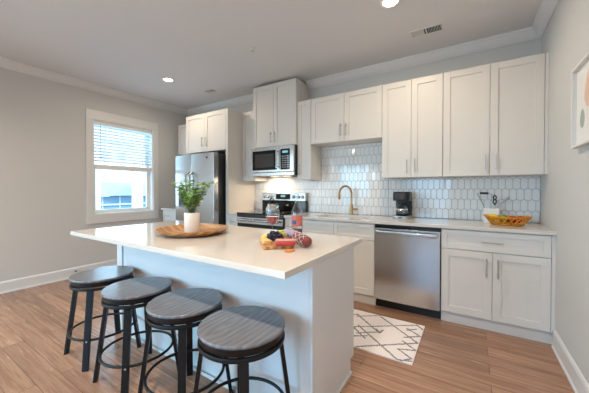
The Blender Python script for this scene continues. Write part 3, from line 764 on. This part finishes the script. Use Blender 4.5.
def leaf(bm, p, d, up, L, Wd):
    d = d.normalized(); s = d.cross(up).normalized(); n_ = s.cross(d)
    rows = [(0, .0), (.2, .62), (.45, 1), (.7, .86), (.9, .42), (1, 0)]
    prev = None
    for u_, w_ in rows:
        c = p+d*L*u_ - n_*L*.22*u_*u_
        if w_ == 0: cur = [bm.verts.new(c)]
        else: cur = [bm.verts.new(c+s*Wd*w_*k+n_*abs(k)*Wd*.25*w_) for k in (-1, 0, 1)]
        if prev:
            if len(prev) == 1: bm.faces.new((prev[0], cur[0], cur[1])); bm.faces.new((prev[0], cur[1], cur[2]))
            elif len(cur) == 1: bm.faces.new((prev[0], cur[0], prev[1])); bm.faces.new((prev[1], cur[0], prev[2]))
            else:
                for k in (0, 1): bm.faces.new((prev[k], cur[k], cur[k+1], prev[k+1]))
        prev = cur
nst = 17
rightv = Vector((math.cos(.5642), math.sin(.5642), 0))
specs = []
for i in range(nst):
    a = 2*PI*i/nst+rnd.uniform(-.2, .2); specs.append((Vector((math.cos(a), math.sin(a), 0)), rnd.uniform(.2, .8), rnd.uniform(.12, .24)))
specs += [(rightv, .95, .24), (-rightv, .85, .235), (rightv*.8+Vector((.3, -.3, 0)), .7, .22), (-rightv*.9+Vector((.2, -.3, 0)), .7, .2), (rightv*.3, .2, .235), (-rightv*.4, .3, .23)]
for dv, lean, ht in specs:
    p = Vector((PX, PY, PZ+.143))+dv*.02; pts = [p.copy()]; n_ = 7
    for k in range(1, n_+1):
        u_ = k/n_; pts.append(Vector((PX, PY, PZ+.143))+dv*(.02+.118*lean*u_**1.25)+Vector((0, 0, ht*u_*(1-.12*u_*lean)))+Vector((rnd.gauss(0, .003), rnd.gauss(0, .003), 0)))
    tube(stm, pts, [.0026-.0016*k/n_ for k in range(n_+1)], 6)
    for k in range(2, n_+1):
        t_ = (pts[k]-pts[k-1]).normalized()
        for sgn in (-1, 1):
            a = rnd.uniform(0, PI); pv = Vector((math.cos(a), math.sin(a), .1))*sgn
            d = (t_*.55+pv*.9).normalized()
            leaf(lf, pts[k], d, Vector((rnd.uniform(-.4, .4), rnd.uniform(-.4, .4), 1)), rnd.uniform(.034, .048), rnd.uniform(.015, .022))
    leaf(lf, pts[-1], (pts[-1]-pts[-2]), Vector((.3, .2, 1)), .036, .013)
obj('stems', stm, 'stem', t, smooth=True)
obj('foliage', lf, 'leaf', t, smooth=True)

# wine glass
GX, GY = -1.785, -1.926
t = thing('wine_glass', 'stemmed glass with red wine behind the cheese board', 'wine glass', (GX, GY, CT))
Z = CT+.0005
bm = NB(); lathe(bm, [(0, Z), (.036, Z), (.037, Z+.002), (.012, Z+.006), (.0048, Z+.014), (.0042, Z+.05), (.0055, Z+.062), (.016, Z+.072), (.035, Z+.093), (.048, Z+.122), (.051, Z+.145), (.047, Z+.180), (.038, Z+.225), (.0368, Z+.225), (.0455, Z+.180), (.0495, Z+.145), (.0465, Z+.123), (.034, Z+.095), (.012, Z+.074), (0, Z+.071)], (GX, GY), 32); wg = obj('glass_bowl', bm, 'glass', t, smooth=True)
bm = NB(); lathe(bm, [(0, Z+.0725), (.012, Z+.0755), (.0332, Z+.0955), (.0455, Z+.1235), (.0465, Z+.131), (0, Z+.131)], (GX, GY), 28); obj('wine', bm, 'rose', t, smooth=True)
# bottle
BX, BY = -1.577, -1.923
t = thing('wine_bottle', 'clear wine bottle with red label behind the sausage', 'bottle', (BX, BY, CT))
bm = NB(); lathe(bm, [(0, Z), (.034, Z), (.038, Z+.005), (.038, Z+.165), (.034, Z+.19), (.019, Z+.222), (.0145, Z+.24), (.0138, Z+.29), (.0155, Z+.292), (.0155, Z+.302), (.0125, Z+.303), (.0115, Z+.29), (.0125, Z+.24), (.017, Z+.221), (.032, Z+.189), (.036, Z+.165), (.036, Z+.008), (0, Z+.012)], (BX, BY), 32); bt = obj('bottle_glass', bm, 'glass', t, smooth=True)
bm = NB(); lathe(bm, [(0, Z+.0125), (.0355, Z+.0095), (.0355, Z+.060), (0, Z+.060)], (BX, BY), 28); obj('wine', bm, 'wine', t, smooth=True)
bm = NB()
def arc(bm, r, a0, a1, z0, z1, mi=0, n=16):
    P = None
    for i in range(n+1):
        a = a0+(a1-a0)*i/n
        Q = (bm.verts.new((BX+r*math.cos(a), BY+r*math.sin(a), z0)), bm.verts.new((BX+r*math.cos(a), BY+r*math.sin(a), z1)))
        if P: bm.faces.new((P[0], Q[0], Q[1], P[1])).material_index = mi
        P = Q
ca = math.atan2(-3.55-BY, -.5675-BX)
arc(bm, .0384, ca-1.25, ca+1.25, Z+.078, Z+.152); lb = obj('label', bm, 'label', bt, smooth=True)
bm = NB(); arc(bm, .0387, ca-1.0, ca-.15, Z+.092, Z+.118); obj('label_panel', bm, 'labelb', lb, smooth=True)

# cutting board and food
c0 = Vector((-1.538, -2.226, CT)); ang = math.radians(-46)
R3 = Matrix.Rotation(ang, 4, 'Z')
def onb(u, v, z=0): return c0+R3 @ Vector((u, v, 0))+Vector((0, 0, z))
t = thing('cutting_board', 'small wooden cutting board under the grapes, cheese and meat', 'cutting board', tuple(c0))
bm = NB(); box(bm, -.125, .125, -.085, .085, .0005, .018); bmesh.ops.transform(bm, matrix=Matrix.Translation(c0) @ R3, verts=bm.verts); obj('board', bm, 'boardwood', t, .004)
BZ = CT+.0185
# grapes
gc = Vector((-1.571, -2.188, BZ))
t = thing('grape_bunch', 'bunch of dark grapes on the cutting board', 'grapes', tuple(gc))
rr = random.Random(2); n = 0
rv = Vector((math.cos(.5642), math.sin(.5642), 0)); fv = Vector((-rv.y, rv.x, 0))
for lay, (z, ru, rv_, cnt) in enumerate(((.0125, .048, .032, 14), (.030, .038, .024, 10), (.046, .020, .012, 5))):
    for k in range(cnt):
        a = 2*PI*k/cnt+lay*.4; q = 1 if k % 2 or lay else .55
        p = gc+rv*ru*q*math.cos(a)+fv*rv_*q*math.sin(a)+Vector((0, 0, z))
        bm = NB(); ball(bm, p, .0124, 12, 8); obj('grape', bm, 'grape', t, smooth=True)
bm = NB(); tube(bm, [gc+Vector((0, 0, .03)), gc+rv*.03+Vector((0, 0, .048)), gc+rv*.055+Vector((0, 0, .055))], .002, 6); obj('stalk', bm, 'stem', t, smooth=True)
# fruit and cheese around
def pear(name, p, r, m, label, cat, s=(1, 1, .9)):
    bm = NB(); ball(bm, (p[0], p[1], p[2]+r*s[2]), r, 18, 12, s=s); o = obj(name, bm, m, None, smooth=True, base=tuple(p)); tag(o, label, cat); return o
p = onb(-.075, -.05, .0185); pear('lemon', p, .023, 'yellow', 'small pale yellow fruit at the left edge of the cutting board', 'fruit', (1.15, 1, .8))
p = Vector((-1.565, -2.126, BZ)); pear('green_pear', p, .029, 'lime', 'yellow-green fruit behind the grapes, left of the sausage', 'fruit', (1, 1, .95))
# cheese wedge
t = thing('cheese_wedge', 'flat pale orange cheese wedge at the front of the cutting board', 'cheese', tuple(onb(.03, -.02, .0185)))
bm = NB(); pl = []
for u, v in ((-.07, -.082), (.085, -.078), (.055, -.030), (-.03, -.050)):
    q = onb(u, v); pl.append((q.x, q.y))
prism(bm, pl, BZ, BZ+.022, 'z'); obj('cheese', bm, 'cream', t, .004)
bm = NB(); pl2 = [(pl[0][0], pl[0][1]), (pl[1][0], pl[1][1])]
d = (Vector(pl[1])-Vector(pl[0])).normalized(); nn = Vector((d.y, -d.x))
q0 = Vector(pl[0])+d*.006; q1 = Vector(pl[1])-d*.006
prism(bm, [tuple(q0+nn*.001), tuple(q1+nn*.001), tuple(q1+nn*.003), tuple(q0+nn*.003)], BZ+.002, BZ+.018, 'z'); obj('rind', bm, 'melon', t)
# sausage
A = Vector((-1.643, -1.966, CT+.0345)); B = Vector((-1.318, -2.216, CT+.0345))
t = thing('sausage', 'thick dark red cured sausage in white netting lying right of the grapes', 'sausage', tuple((A+B)/2-Vector((0, 0, .034))))
bm = NB(); rs = [.004, .02, .029, .032, .0335, .0335, .0335, .032, .029, .02, .004]; tt = [0, .02, .06, .14, .3, .5, .7, .86, .94, .98, 1]
tube(bm, [A.lerp(B, q) for q in tt], rs, 18); sg = obj('sausage_body', bm, 'salami', t, smooth=True)
bm = NB(); ax = (B-A).normalized(); n1 = Vector((0, 0, 1)); n2 = ax.cross(n1)
for s in (-1, 1):
    for k in range(6):
        pts = []
        for i in range(25):
            q = .05+.9*i/24; a = s*q*7+k*PI/3; pts.append(A.lerp(B, q)+(n1*math.sin(a)+n2*math.cos(a))*(.0338 if .12 < q < .88 else .0315))
        tube(bm, pts, .0017, 5)
obj('netting', bm, 'net', sg, smooth=True)
bm = NB(); P = None
for i in range(13):
    a = .25+1.0*i/12
    Q = [bm.verts.new(A.lerp(B, q)+(n1*math.sin(a)+n2*math.cos(a))*(.0356 if q > .1 else .0315)) for q in (.06, .22, .38, .54)]
    if P:
        for k in range(3): bm.faces.new((P[k], P[k+1], Q[k+1], Q[k]))
    P = Q
obj('paper_band', bm, 'band', sg, smooth=True)
# meat
C0 = Vector((-1.428, -2.288, BZ))
t = thing('cured_meat', 'block of bright red cured meat at the front right of the board', 'meat', tuple(C0), rz=0)
bm = NB(); dx = rv*.056; dy = fv*.024
q = [C0-dx*.95-dy, C0+dx-dy*.8, C0+dx*1.05+dy, C0-dx*.8+dy]
prism(bm, [(v.x, v.y) for v in q], C0.z, C0.z+.026, 'z'); mb = obj('meat_block', bm, 'meat', t, .009)
bm = NB(); prism(bm, [(v.x, v.y) for v in q], C0.z+.0265, C0.z+.0345, 'z'); obj('fat_cap', bm, 'fat', mb, .0015)
bm = NB(); lathe(bm, [(0, 0), (.02, 0), (.024, .004), (.022, .010), (0, .012)], n=20, sx=1.2)
o = obj('biscuit', bm, 'biscuit', None, smooth=True); o.location = (-1.372, -2.330, CT+.0005); o.rotation_euler.z = .56
tag(o, 'small round orange-brown biscuit on the counter in front of the red meat', 'biscuit')

# ------------------------------------------------------------------ coffee maker
t = thing('coffee_maker', 'black drip coffee maker with glass carafe on the counter', 'coffee maker', (-1.225, -.2, CT))
z = CT+.0005
cx = -1.228
def rrect(x0, x1, y0, y1, r, n=5):
    o = []
    for (px, py, a0) in ((x1-r, y1-r, 0), (x0+r, y1-r, PI/2), (x0+r, y0+r, PI), (x1-r, y0+r, 1.5*PI)):
        for i in range(n+1): o.append((px+r*math.cos(a0+PI/2*i/n), py+r*math.sin(a0+PI/2*i/n)))
    return o
bm = NB(); prism(bm, rrect(cx-.092, cx+.092, -.315, -.075, .05), z, z+.032, 'z'); cbs = obj('base', bm, 'silverp', t, .005)
bm = NB(); lathe(bm, [(0, z+.0325), (.066, z+.0325), (.066, z+.036), (0, z+.036)], (cx, -.235), 28); obj('hot_plate', bm, 'black', cbs, smooth=True)
bm = NB(); box(bm, cx-.02, cx+.02, -.3175, -.3152, z+.010, z+.022); obj('power_switch', bm, 'black', cbs)
bm = NB(); prism(bm, rrect(cx-.088, cx+.088, -.150, -.078, .03), z+.0325, z+.20, 'z'); obj('water_tank', bm, 'black', t, .004)
bm = NB(); prism(bm, rrect(cx-.092, cx+.092, -.310, -.075, .055), z+.2005, z+.292, 'z'); hd = obj('brew_head', bm, 'black', t, .008)
bm = NB(); prism(bm, rrect(cx-.088, cx+.088, -.305, -.08, .05), z+.2925, z+.302, 'z'); obj('lid', bm, 'black', hd, .004)
bm = NB(); prism(bm, [(-.3125, z+.225), (-.3105, z+.225), (-.3105, z+.27), (-.3125, z+.27)], cx-.035, cx+.035, 'x'); obj('warm_reflection', bm, mat('painted warm reflection', rgb(70, 44, 28), .25, .3), hd)  # amber panel paints a warm reflection onto the brew head
cf = obj('carafe', (lambda bm: (lathe(bm, [(0, z+.037), (.05, z+.037), (.062, z+.05), (.066, z+.085), (.058, z+.125), (.046, z+.150), (.044, z+.150), (.056, z+.124), (.0645, z+.085), (.060, z+.051), (0, z+.040)], (cx, -.235), 32), bm)[1])(NB()), 'glass', t, smooth=True)
bm = NB(); lathe(bm, [(.0445, z+.151), (.0475, z+.146), (.0478, z+.164), (.042, z+.176), (0, z+.178), (0, z+.151)], (cx, -.235), 28); obj('carafe_lid', bm, 'black', cf, smooth=True)
bm = NB(); tube(bm, [(cx+.045, -.245, z+.160), (cx+.085, -.255, z+.162), (cx+.108, -.26, z+.140), (cx+.108, -.26, z+.095), (cx+.09, -.256, z+.070), (cx+.064, -.25, z+.066)], .009, 10); obj('carafe_handle', bm, 'black', cf, smooth=True)
bm = NB(); lathe(bm, [(.0635, z+.098), (.0665, z+.098), (.0625, z+.112), (.0595, z+.112)], (cx, -.235), 32, closed=True); obj('highlight_band', bm, 'chrome', cf, smooth=True)  # chrome band added to give the glass carafe brighter highlights
bm = NB(); lathe(bm, [(0, z+.0415), (.0592, z+.0515), (.0605, z+.056), (0, z+.056)], (cx, -.235), 28); obj('coffee', bm, mat('coffee', (.02, .008, .004, 1), .1), cf, smooth=True)

# ------------------------------------------------------------------ fruit basket
FX, FY = -.285, -.33
t = thing('fruit_basket', 'wide amber openwork fruit basket on the right end of the counter', 'fruit basket', (FX, FY, CT))
z = CT+.0005; SYB = .62
def bp(a, u): # a around, u 0..1 from foot to rim
    r = .112+.063*u**.85; return Vector((FX+r*math.cos(a), FY+SYB*r*math.sin(a), z+.006+.072*u+.006*u*math.cos(2*a)))
bm = NB(); lathe(bm, [(0, z), (.108, z), (.116, z+.004), (.112, z+.010), (0, z+.008)], (FX, FY), 40, sy=SYB); obj('basket_floor', bm, 'basket', t, smooth=True)
bm = NB(); tube(bm, [bp(2*PI*i/64, 1) for i in range(64)], .0062, 8, closed=True); tube(bm, [bp(2*PI*i/64, .04) for i in range(64)], .006, 8, closed=True); obj('rim', bm, 'basket', t, smooth=True)
bm = NB()
for s in (-1, 1):
    for k in range(20):
        tube(bm, [bp(2*PI*k/20+s*.30*i/6, .04+.96*i/6) for i in range(7)], .0050, 6)
obj('lattice', bm, 'basket', t, smooth=True)
FG = 'fruit in the amber basket'
def fruit(name, x, y, zz, r, m, label, s=(1, 1, .94), stalk=True):
    tt_ = thing(name, label, name.split('_')[-1], (x, y, zz), FG)
    bm = NB(); N = 20
    ball(bm, (x, y, zz+r*s[2]), r, 20, 12, s=s)
    if 'apple' in name:
        for v in bm.verts:
            d = math.hypot(v.co.x-x, v.co.y-y)/r
            if d < .45 and v.co.z > zz+r: v.co.z -= .22*r*(1-d/.45)
    obj('flesh', bm, m, tt_, smooth=True)
    if stalk:
        bm = NB(); tube(bm, [(x, y, zz+2*r*s[2]-.012), (x+.003, y, zz+2*r*s[2]+.006)], .0015, 6); obj('stalk', bm, 'stem', tt_, smooth=True)
zf = z+.011
fruit('lemon', FX-.105, FY+.005, zf+.022, .034, 'lemon', 'bright yellow lemon at the left end of the fruit basket', (1.2, 1, .95), False)
fruit('pear', FX-.026, FY-.012, zf+.012, .037, 'pear', 'green-brown pear in the fruit basket, right of the lemon', (1.1, 1, .95))
fruit('red_apple', FX+.040, FY-.018, zf+.008, .036, 'apple', 'red apple in the middle of the fruit basket')
fruit('red_apple', FX+.100, FY+.006, zf+.010, .035, 'apple', 'red apple at the right end of the fruit basket')
fruit('orange', FX+.03, FY+.05, zf+.004, .033, 'orange', 'orange at the back of the fruit basket, behind the red apples', stalk=False)

# utensil crock
UX, UY = -.395, -.125
t = thing('utensil_holder', 'square white utensil holder behind the fruit basket', 'utensil holder', (UX, UY, CT))
bm = NB(); a, c, h = .065, .060, .14
for q in ((UX-a, UX+a, UY-a*.7, UY-a*.7+.006), (UX-a, UX+a, UY+a*.7-.006, UY+a*.7), (UX-a, UX-a+.006, UY-a*.7+.006, UY+a*.7-.006), (UX+a-.006, UX+a, UY-a*.7+.006, UY+a*.7-.006)): box(bm, q[0], q[1], q[2], q[3], CT+.0005, CT+h)
box(bm, UX-a+.006, UX+a-.006, UY-a*.7+.006, UY+a*.7-.006, CT+.0005, CT+.008); obj('holder_box', bm, 'white', t, .001)
UG = 'utensils in the white holder'
def utensil(name, label, cat, pts, r, m, grip=None, gr=.008, gm='black', gname='grip', head=None):
    t = thing(name, label, cat, pts[0], UG)
    bm = NB(); tube(bm, pts, r, 8); obj('shaft', bm, m, t, smooth=True)
    if grip: bm = NB(); tube(bm, grip, gr, 10); obj(gname, bm, gm, t, .001, smooth=True)
zb = CT+.012
utensil('whisk', 'utensil with a pale grey handle leaning left out of the white holder', 'utensil', [(UX+.02, UY-.01, zb), (UX-.055, UY-.015, CT+.142), (UX-.100, UY-.02, 1.175)], .003, 'steel', [(UX-.065, UY-.016, 1.085), (UX-.118, UY-.022, 1.205)], .0065, 'grey')
utensil('spatula', 'utensil with a pale grey handle leaning right out of the white holder', 'utensil', [(UX-.01, UY, zb), (UX+.057, UY-.005, CT+.142), (UX+.09, UY-.01, 1.12)], .003, 'steel', [(UX+.065, UY-.006, 1.09), (UX+.145, UY-.014, 1.172)], .0085, 'grey')
utensil('kitchen_scissors', 'upright scissors with black looped handles in the white holder', 'scissors', [(UX+.028, UY+.01, zb), (UX+.030, UY+.008, 1.088)], .005, 'steel', [(UX+.030, UY+.008, 1.086), (UX+.030, UY+.008, 1.102)], .008)
sc_ = [o_ for o_ in bpy.data.objects if o_.name == 'kitchen_scissors'][0]
for q, w_ in ((1.120, .013), (1.160, .012)):
    bm = NB(); tube(bm, [(UX+.030+w_*math.cos(2*PI*i/20), UY+.008, q+.021*math.sin(2*PI*i/20)) for i in range(20)], .0055, 8, closed=True); obj('finger_loop', bm, 'black', sc_, smooth=True)
utensil('vegetable_peeler', 'utensil with a dark horizontal grip above the white holder', 'utensil', [(UX-.01, UY+.02, zb), (UX-.005, UY+.02, 1.10), (UX+.008, UY+.02, 1.19), (UX-.02, UY+.02, 1.203)], .0028, 'steel', [(UX-.022, UY+.02, 1.203), (UX-.095, UY+.02, 1.205)], .011, mat('navy plastic', rgb(24, 42, 66), .4))

# ------------------------------------------------------------------ rug
segs = [[-1.511, -.902, -1.225, -1.148], [-1.225, -1.148, -1.211, -1.085], [-1.262, -1.099, -1.225, -1.148], [-1.429, -1.109, -1.011, -1.459], [-1.294, -.834, -.92, -1.147], [-1.377, -1.115, -.968, -.826], [-1.387, -1.25, -1.235, -1.137], [-1.32, -1.456, -.926, -1.15], [-1.495, -.947, -1.294, -.802], [-1.011, -1.459, -.92, -1.426], [-.986, -1.461, -.926, -1.393], [-1.039, -.94, -.918, -1.023], [-1.033, -.973, -.969, -.914], [-.918, -1.023, -1.029, -1.11], [-.976, -.823, -.911, -.896], [-1.03, -1.175, -.915, -1.266], [-.915, -1.266, -1.036, -1.314], [-1.036, -1.314, -.926, -1.393],
        [-1.95, -.95, -1.45, -1.35], [-1.85, -.82, -1.30, -1.30], [-1.95, -1.30, -1.50, -.90], [-1.80, -1.46, -1.387, -1.115], [-1.6, -1.46, -1.3, -1.25]]
RX0, RX1, RY0, RY1 = -1.93, -.910, -1.463, -.808
bm = NB(); st = .0065; nx = int((RX1-RX0)/st); ny = int((RY1-RY0)/st); rq = random.Random(3)
g = [[bm.verts.new((RX0+(RX1-RX0)*i/nx, RY0+(RY1-RY0)*j/ny, .0095+rq.uniform(-.001, .001))) for i in range(nx+1)] for j in range(ny+1)]
def sd(px, py, s):
    ax, ay, bx_, by_ = s; dx, dy = bx_-ax, by_-ay; t = max(0, min(1, ((px-ax)*dx+(py-ay)*dy)/(dx*dx+dy*dy)))
    return math.hypot(px-ax-t*dx, py-ay-t*dy)
for j in range(ny):
    for i in range(nx):
        f = bm.faces.new((g[j][i], g[j][i+1], g[j+1][i+1], g[j+1][i]))
        px = RX0+(RX1-RX0)*(i+.5)/nx; py = RY0+(RY1-RY0)*(j+.5)/ny
        f.material_index = 1 if min(sd(px, py, s) for s in segs) < .0075+rq.uniform(-.002, .002) else 0
edge = [g[0][i] for i in range(nx+1)]+[g[j][nx] for j in range(1, ny+1)]+[g[ny][i] for i in range(nx-1, -1, -1)]+[g[j][0] for j in range(ny-1, 0, -1)]
lo = [bm.verts.new((v.co.x, v.co.y, .0005)) for v in edge]
for i in range(len(edge)):
    j = (i+1) % len(edge); bm.faces.new((edge[i], edge[j], lo[j], lo[i]))
bm.faces.new(lo[::-1])
o = obj('rug', bm, ['rugw', 'rugg'], base=(-1.42, -1.13, 0)); tag(o, 'cream rug with thin grey diamond lines on the floor before the sink', 'rug')

# ------------------------------------------------------------------ window blind
t = thing('window_blind', 'white horizontal slat blind lowered over the upper half of the window', 'blind', (XL-.04, -1.19, 2.26))
by0, by1 = WY0+.018, WY1-.018
bm = NB(); box(bm, XL-.068, XL-.012, by0, by1, 2.218, 2.272); obj('headrail', bm, 'white', t, .004)
bm = NB(); z = 2.195
while z > 1.64:
    for k in (0,):
        a = math.radians(24)
        v = [(XL-.04+s*.024*math.cos(a), y, z+s*.024*math.sin(a)+e) for e in (0, .0022) for s, y in ((-1, by0), (1, by0), (1, by1), (-1, by1))]
        vv = [bm.verts.new(q) for q in v]
        for f in ((3, 2, 1, 0), (4, 5, 6, 7), (0, 1, 5, 4), (1, 2, 6, 5), (2, 3, 7, 6), (3, 0, 4, 7)): bm.faces.new([vv[i] for i in f])
    z -= .047
obj('slats', bm, 'blind', t)
bm = NB(); box(bm, XL-.066, XL-.014, by0, by1, 1.552, 1.622); obj('bottom_rail', bm, 'white', t, .004)
for y in (by0+.16, (by0+by1)/2, by1-.16):
    bm = NB(); box(bm, XL-.0655, XL-.0645, y-.004, y+.004, 1.622, 2.218); box(bm, XL-.0155, XL-.0145, y-.004, y+.004, 1.622, 2.218); obj('ladder_tape', bm, 'white', t)
bm = NB(); tube(bm, [(XL-.006, -1.545, 2.215), (XL-.006, -1.545, 1.70)], .0045, 8); obj('tilt_wand', bm, 'grey', t, smooth=True)

# ------------------------------------------------------------------ picture on right wall
PB = (-.001, -1.0, 1.505)
t = thing('framed_picture', 'white framed watercolour of soft pink and grey-green blobs on the right wall', 'picture', (0, -1.13, 1.485))
py0, py1, pz0, pz1 = -1.62, -1.116, 1.498, 1.99
bm = NB(); w = .016
for q in ((py0, py1, pz1-w, pz1), (py0, py1, pz0, pz0+w), (py0, py0+w, pz0+w, pz1-w), (py1-w, py1, pz0+w, pz1-w)): box(bm, -.034, -.0005, *q)
obj('frame', bm, 'frame', t, .0015)
bm = NB(); box(bm, -.012, -.0006, py0+w+.0002, py1-w-.0002, pz0+w+.0002, pz1-w-.0002); obj('artwork', bm, 'art', t)

# ------------------------------------------------------------------ ceiling fittings
def downlight(x, y, label, power=DOWNLIGHT_POWER, color=DOWNLIGHT_COLOR, spread=172):
    t = thing('recessed_downlight', label, 'ceiling light', (x, y, CEIL), 'recessed round ceiling lights')
    bm = NB(); lathe(bm, [(.058, CEIL-.0005), (.082, CEIL-.0005), (.080, CEIL-.006), (.060, CEIL-.008)], (x, y), 36, closed=True); obj('trim_ring', bm, 'white', t, smooth=True)
    bm = NB(); lathe(bm, [(0, CEIL-.004), (.059, CEIL-.004), (.059, CEIL-.0007), (0, CEIL-.0007)], (x, y), 32); obj('diffuser', bm, 'lampglow', t, smooth=True)
    l = bpy.data.lights.new('downlight_lamp', 'AREA'); l.shape = 'DISK'; l.size = .13; l.energy = power; l.spread = math.radians(spread); l.color = color
    o = bpy.data.objects.new('downlight_lamp', l); COL.objects.link(o); o.location = (x, y, CEIL-.011)
    return t
downlight(-1.14, -1.17, 'glowing recessed ceiling light at the top centre, nearest the ceiling vent')
downlight(-4.18, -1.17, 'glowing recessed ceiling light at the left, above the window and fridge', 11.3)
for x, p in ((-1.14, 34), (-2.66, 12), (-4.18, 16)): downlight(x, -3.57, 'recessed ceiling light over the seating side of the room', p, (1, .87, .71), 140)
for x in (-1.14, -4.18): downlight(x, -5.9, 'recessed ceiling light over the far living end of the room', 20, (1, .88, .74))
def vent(x0, x1, y0, y1, label, m2, name='ceiling_vent'):
    t = thing(name, label, 'ceiling vent', ((x0+x1)/2, (y0+y1)/2, CEIL)); f = .014
    bm = NB()
    for q in ((x0, x1, y0, y0+f), (x0, x1, y1-f, y1), (x0, x0+f, y0+f, y1-f), (x1-f, x1, y0+f, y1-f)): box(bm, q[0], q[1], q[2], q[3], CEIL-.008, CEIL-.0005)
    if x1-x0 > .2: box(bm, (x0+x1)/2-.006, (x0+x1)/2+.006, y0+f, y1-f, CEIL-.008, CEIL-.0005)
    obj('vent_frame', bm, 'trim', t, .001)
    bm = NB(); box(bm, x0+f, x1-f, y0+f, y1-f, CEIL-.0016, CEIL-.0006); obj('duct_opening', bm, m2, t)
    bm = NB(); n = int((x1-x0-2*f)/.013)
    for i in range(n):
        x = x0+f+.006+i*.013
        if x1-x0 > .2 and abs(x-(x0+x1)/2) < .010: continue
        s = (-1 if x < (x0+x1)/2 else 1) if x1-x0 > .2 else -1
        k_ = .0095 if (x1-x0 > .2 and s < 0) else .004
        prism(bm, [(x, CEIL-.0018), (x+.0015, CEIL-.0018), (x+.0015+s*k_, CEIL-.0075), (x+s*k_, CEIL-.0075)], y0+f, y1-f, 'y')
    obj('louvres', bm, 'trim', t)
vent(-1.09, -.80, -.615, -.48, 'long white louvred ceiling vent near the right end of the upper cabinets', 'dark')
vent(-4.125, -3.955, -.60, -.485, 'small ceiling vent above the refrigerator', mat('vent brown', rgb(90, 82, 70), .8))
t = thing('fire_sprinkler', 'small white fire sprinkler head in the middle of the ceiling', 'sprinkler', (-2.60, -1.20, CEIL))
bm = NB(); lathe(bm, [(0, CEIL-.0005), (.034, CEIL-.0005), (.032, CEIL-.006), (.010, CEIL-.009), (.008, CEIL-.022), (0, CEIL-.022)], (-2.60, -1.20), 24); obj('escutcheon', bm, 'trim', t, smooth=True)
bm = NB(); lathe(bm, [(0, CEIL-.034), (.013, CEIL-.034), (.013, CEIL-.031), (.003, CEIL-.030), (.003, CEIL-.0225), (0, CEIL-.0225)], (-2.60, -1.20), 16); obj('deflector', bm, 'grey', t, smooth=True)

# door stop on left baseboard
t = thing('door_stop', 'small dark door stop on the left wall baseboard near the far stool', 'door stop', (XL+.016, -1.90, .10))
bm = NB(); tube(bm, [(XL+.0165, -1.90, .10), (XL+.060, -1.90, .10)], .006, 8); obj('spring', bm, 'nickel', t, smooth=True)
bm = NB(); tube(bm, [(XL+.0605, -1.90, .10), (XL+.078, -1.90, .10)], .010, 10); obj('rubber_tip', bm, 'black', t, smooth=True)

# ------------------------------------------------------------------ outside the window
b = NB(); box(b, -60, XL-1.0, -30, 40, -3.3, -3.2); struct('ground', b, 'ground')
t = thing('neighbour_garage', 'blue house with gabled roof seen through the window', 'house', (-16, 3, -3.2))
bm = NB(); box(bm, -19, -14, -1.5, 6.5, -3.2, 1.0); obj('house_walls', bm, 'bluesiding', t)
bm = NB(); prism(bm, [(-13.7, .95), (-16.5, 1.62), (-19.3, .95)], -1.8, 6.8, 'y'); rf = obj('roof', bm, 'blueroof', t)
bm = NB(); prism(bm, [(2.35, .98), (3.7, .98), (3.02, 1.42)], -15.2, -13.6, 'x'); obj('gable', bm, 'blueroof', rf)
bm = NB()
for y0 in (2.15, 2.85): box(bm, -14.0, -13.96, y0, y0+.04, -.6, .95)
box(bm, -14.02, -13.9, -1.5, 6.5, .56, .62); obj('white_trim', bm, 'palewin', t)
t = thing('apartment_building', 'pale white apartment building with windows farther outside the window', 'building', (-26, 8, -3.2))
bm = NB(); box(bm, -32, -24, 0, 18, -3.2, 5.0); obj('building_walls', bm, 'siding', t)
for y in (6.25, 7.45, 8.65, 9.85, 11.05):
    for z in (-.2, 1.75, 3.6):
        bm = NB(); box(bm, -24.0, -23.95, y, y+.7, z, z+.62); w_ = obj('window', bm, 'palewin', t)
bm = NB(); box(bm, -32.2, -23.8, -.2, 18.2, 5.0, 5.3); obj('roof_edge', bm, 'siding', t)
for y0, y1, lb_ in ((-.932, -.833, 'white post standing outside the left side of the window'), (-.168, .037, 'wide white post standing outside the right side of the window')):
    t = thing('porch_post', lb_, 'post', (-7, (y0+y1)/2, -3.2))
    bm = NB(); box(bm, -7.1, -7.0, y0, y1, -3.2, 3.4); obj('shaft', bm, 'siding', t)
    bm = NB(); box(bm, -7.13, -6.97, y0-.03, y1+.03, -3.2, -2.9); obj('post_base', bm, 'siding', t)
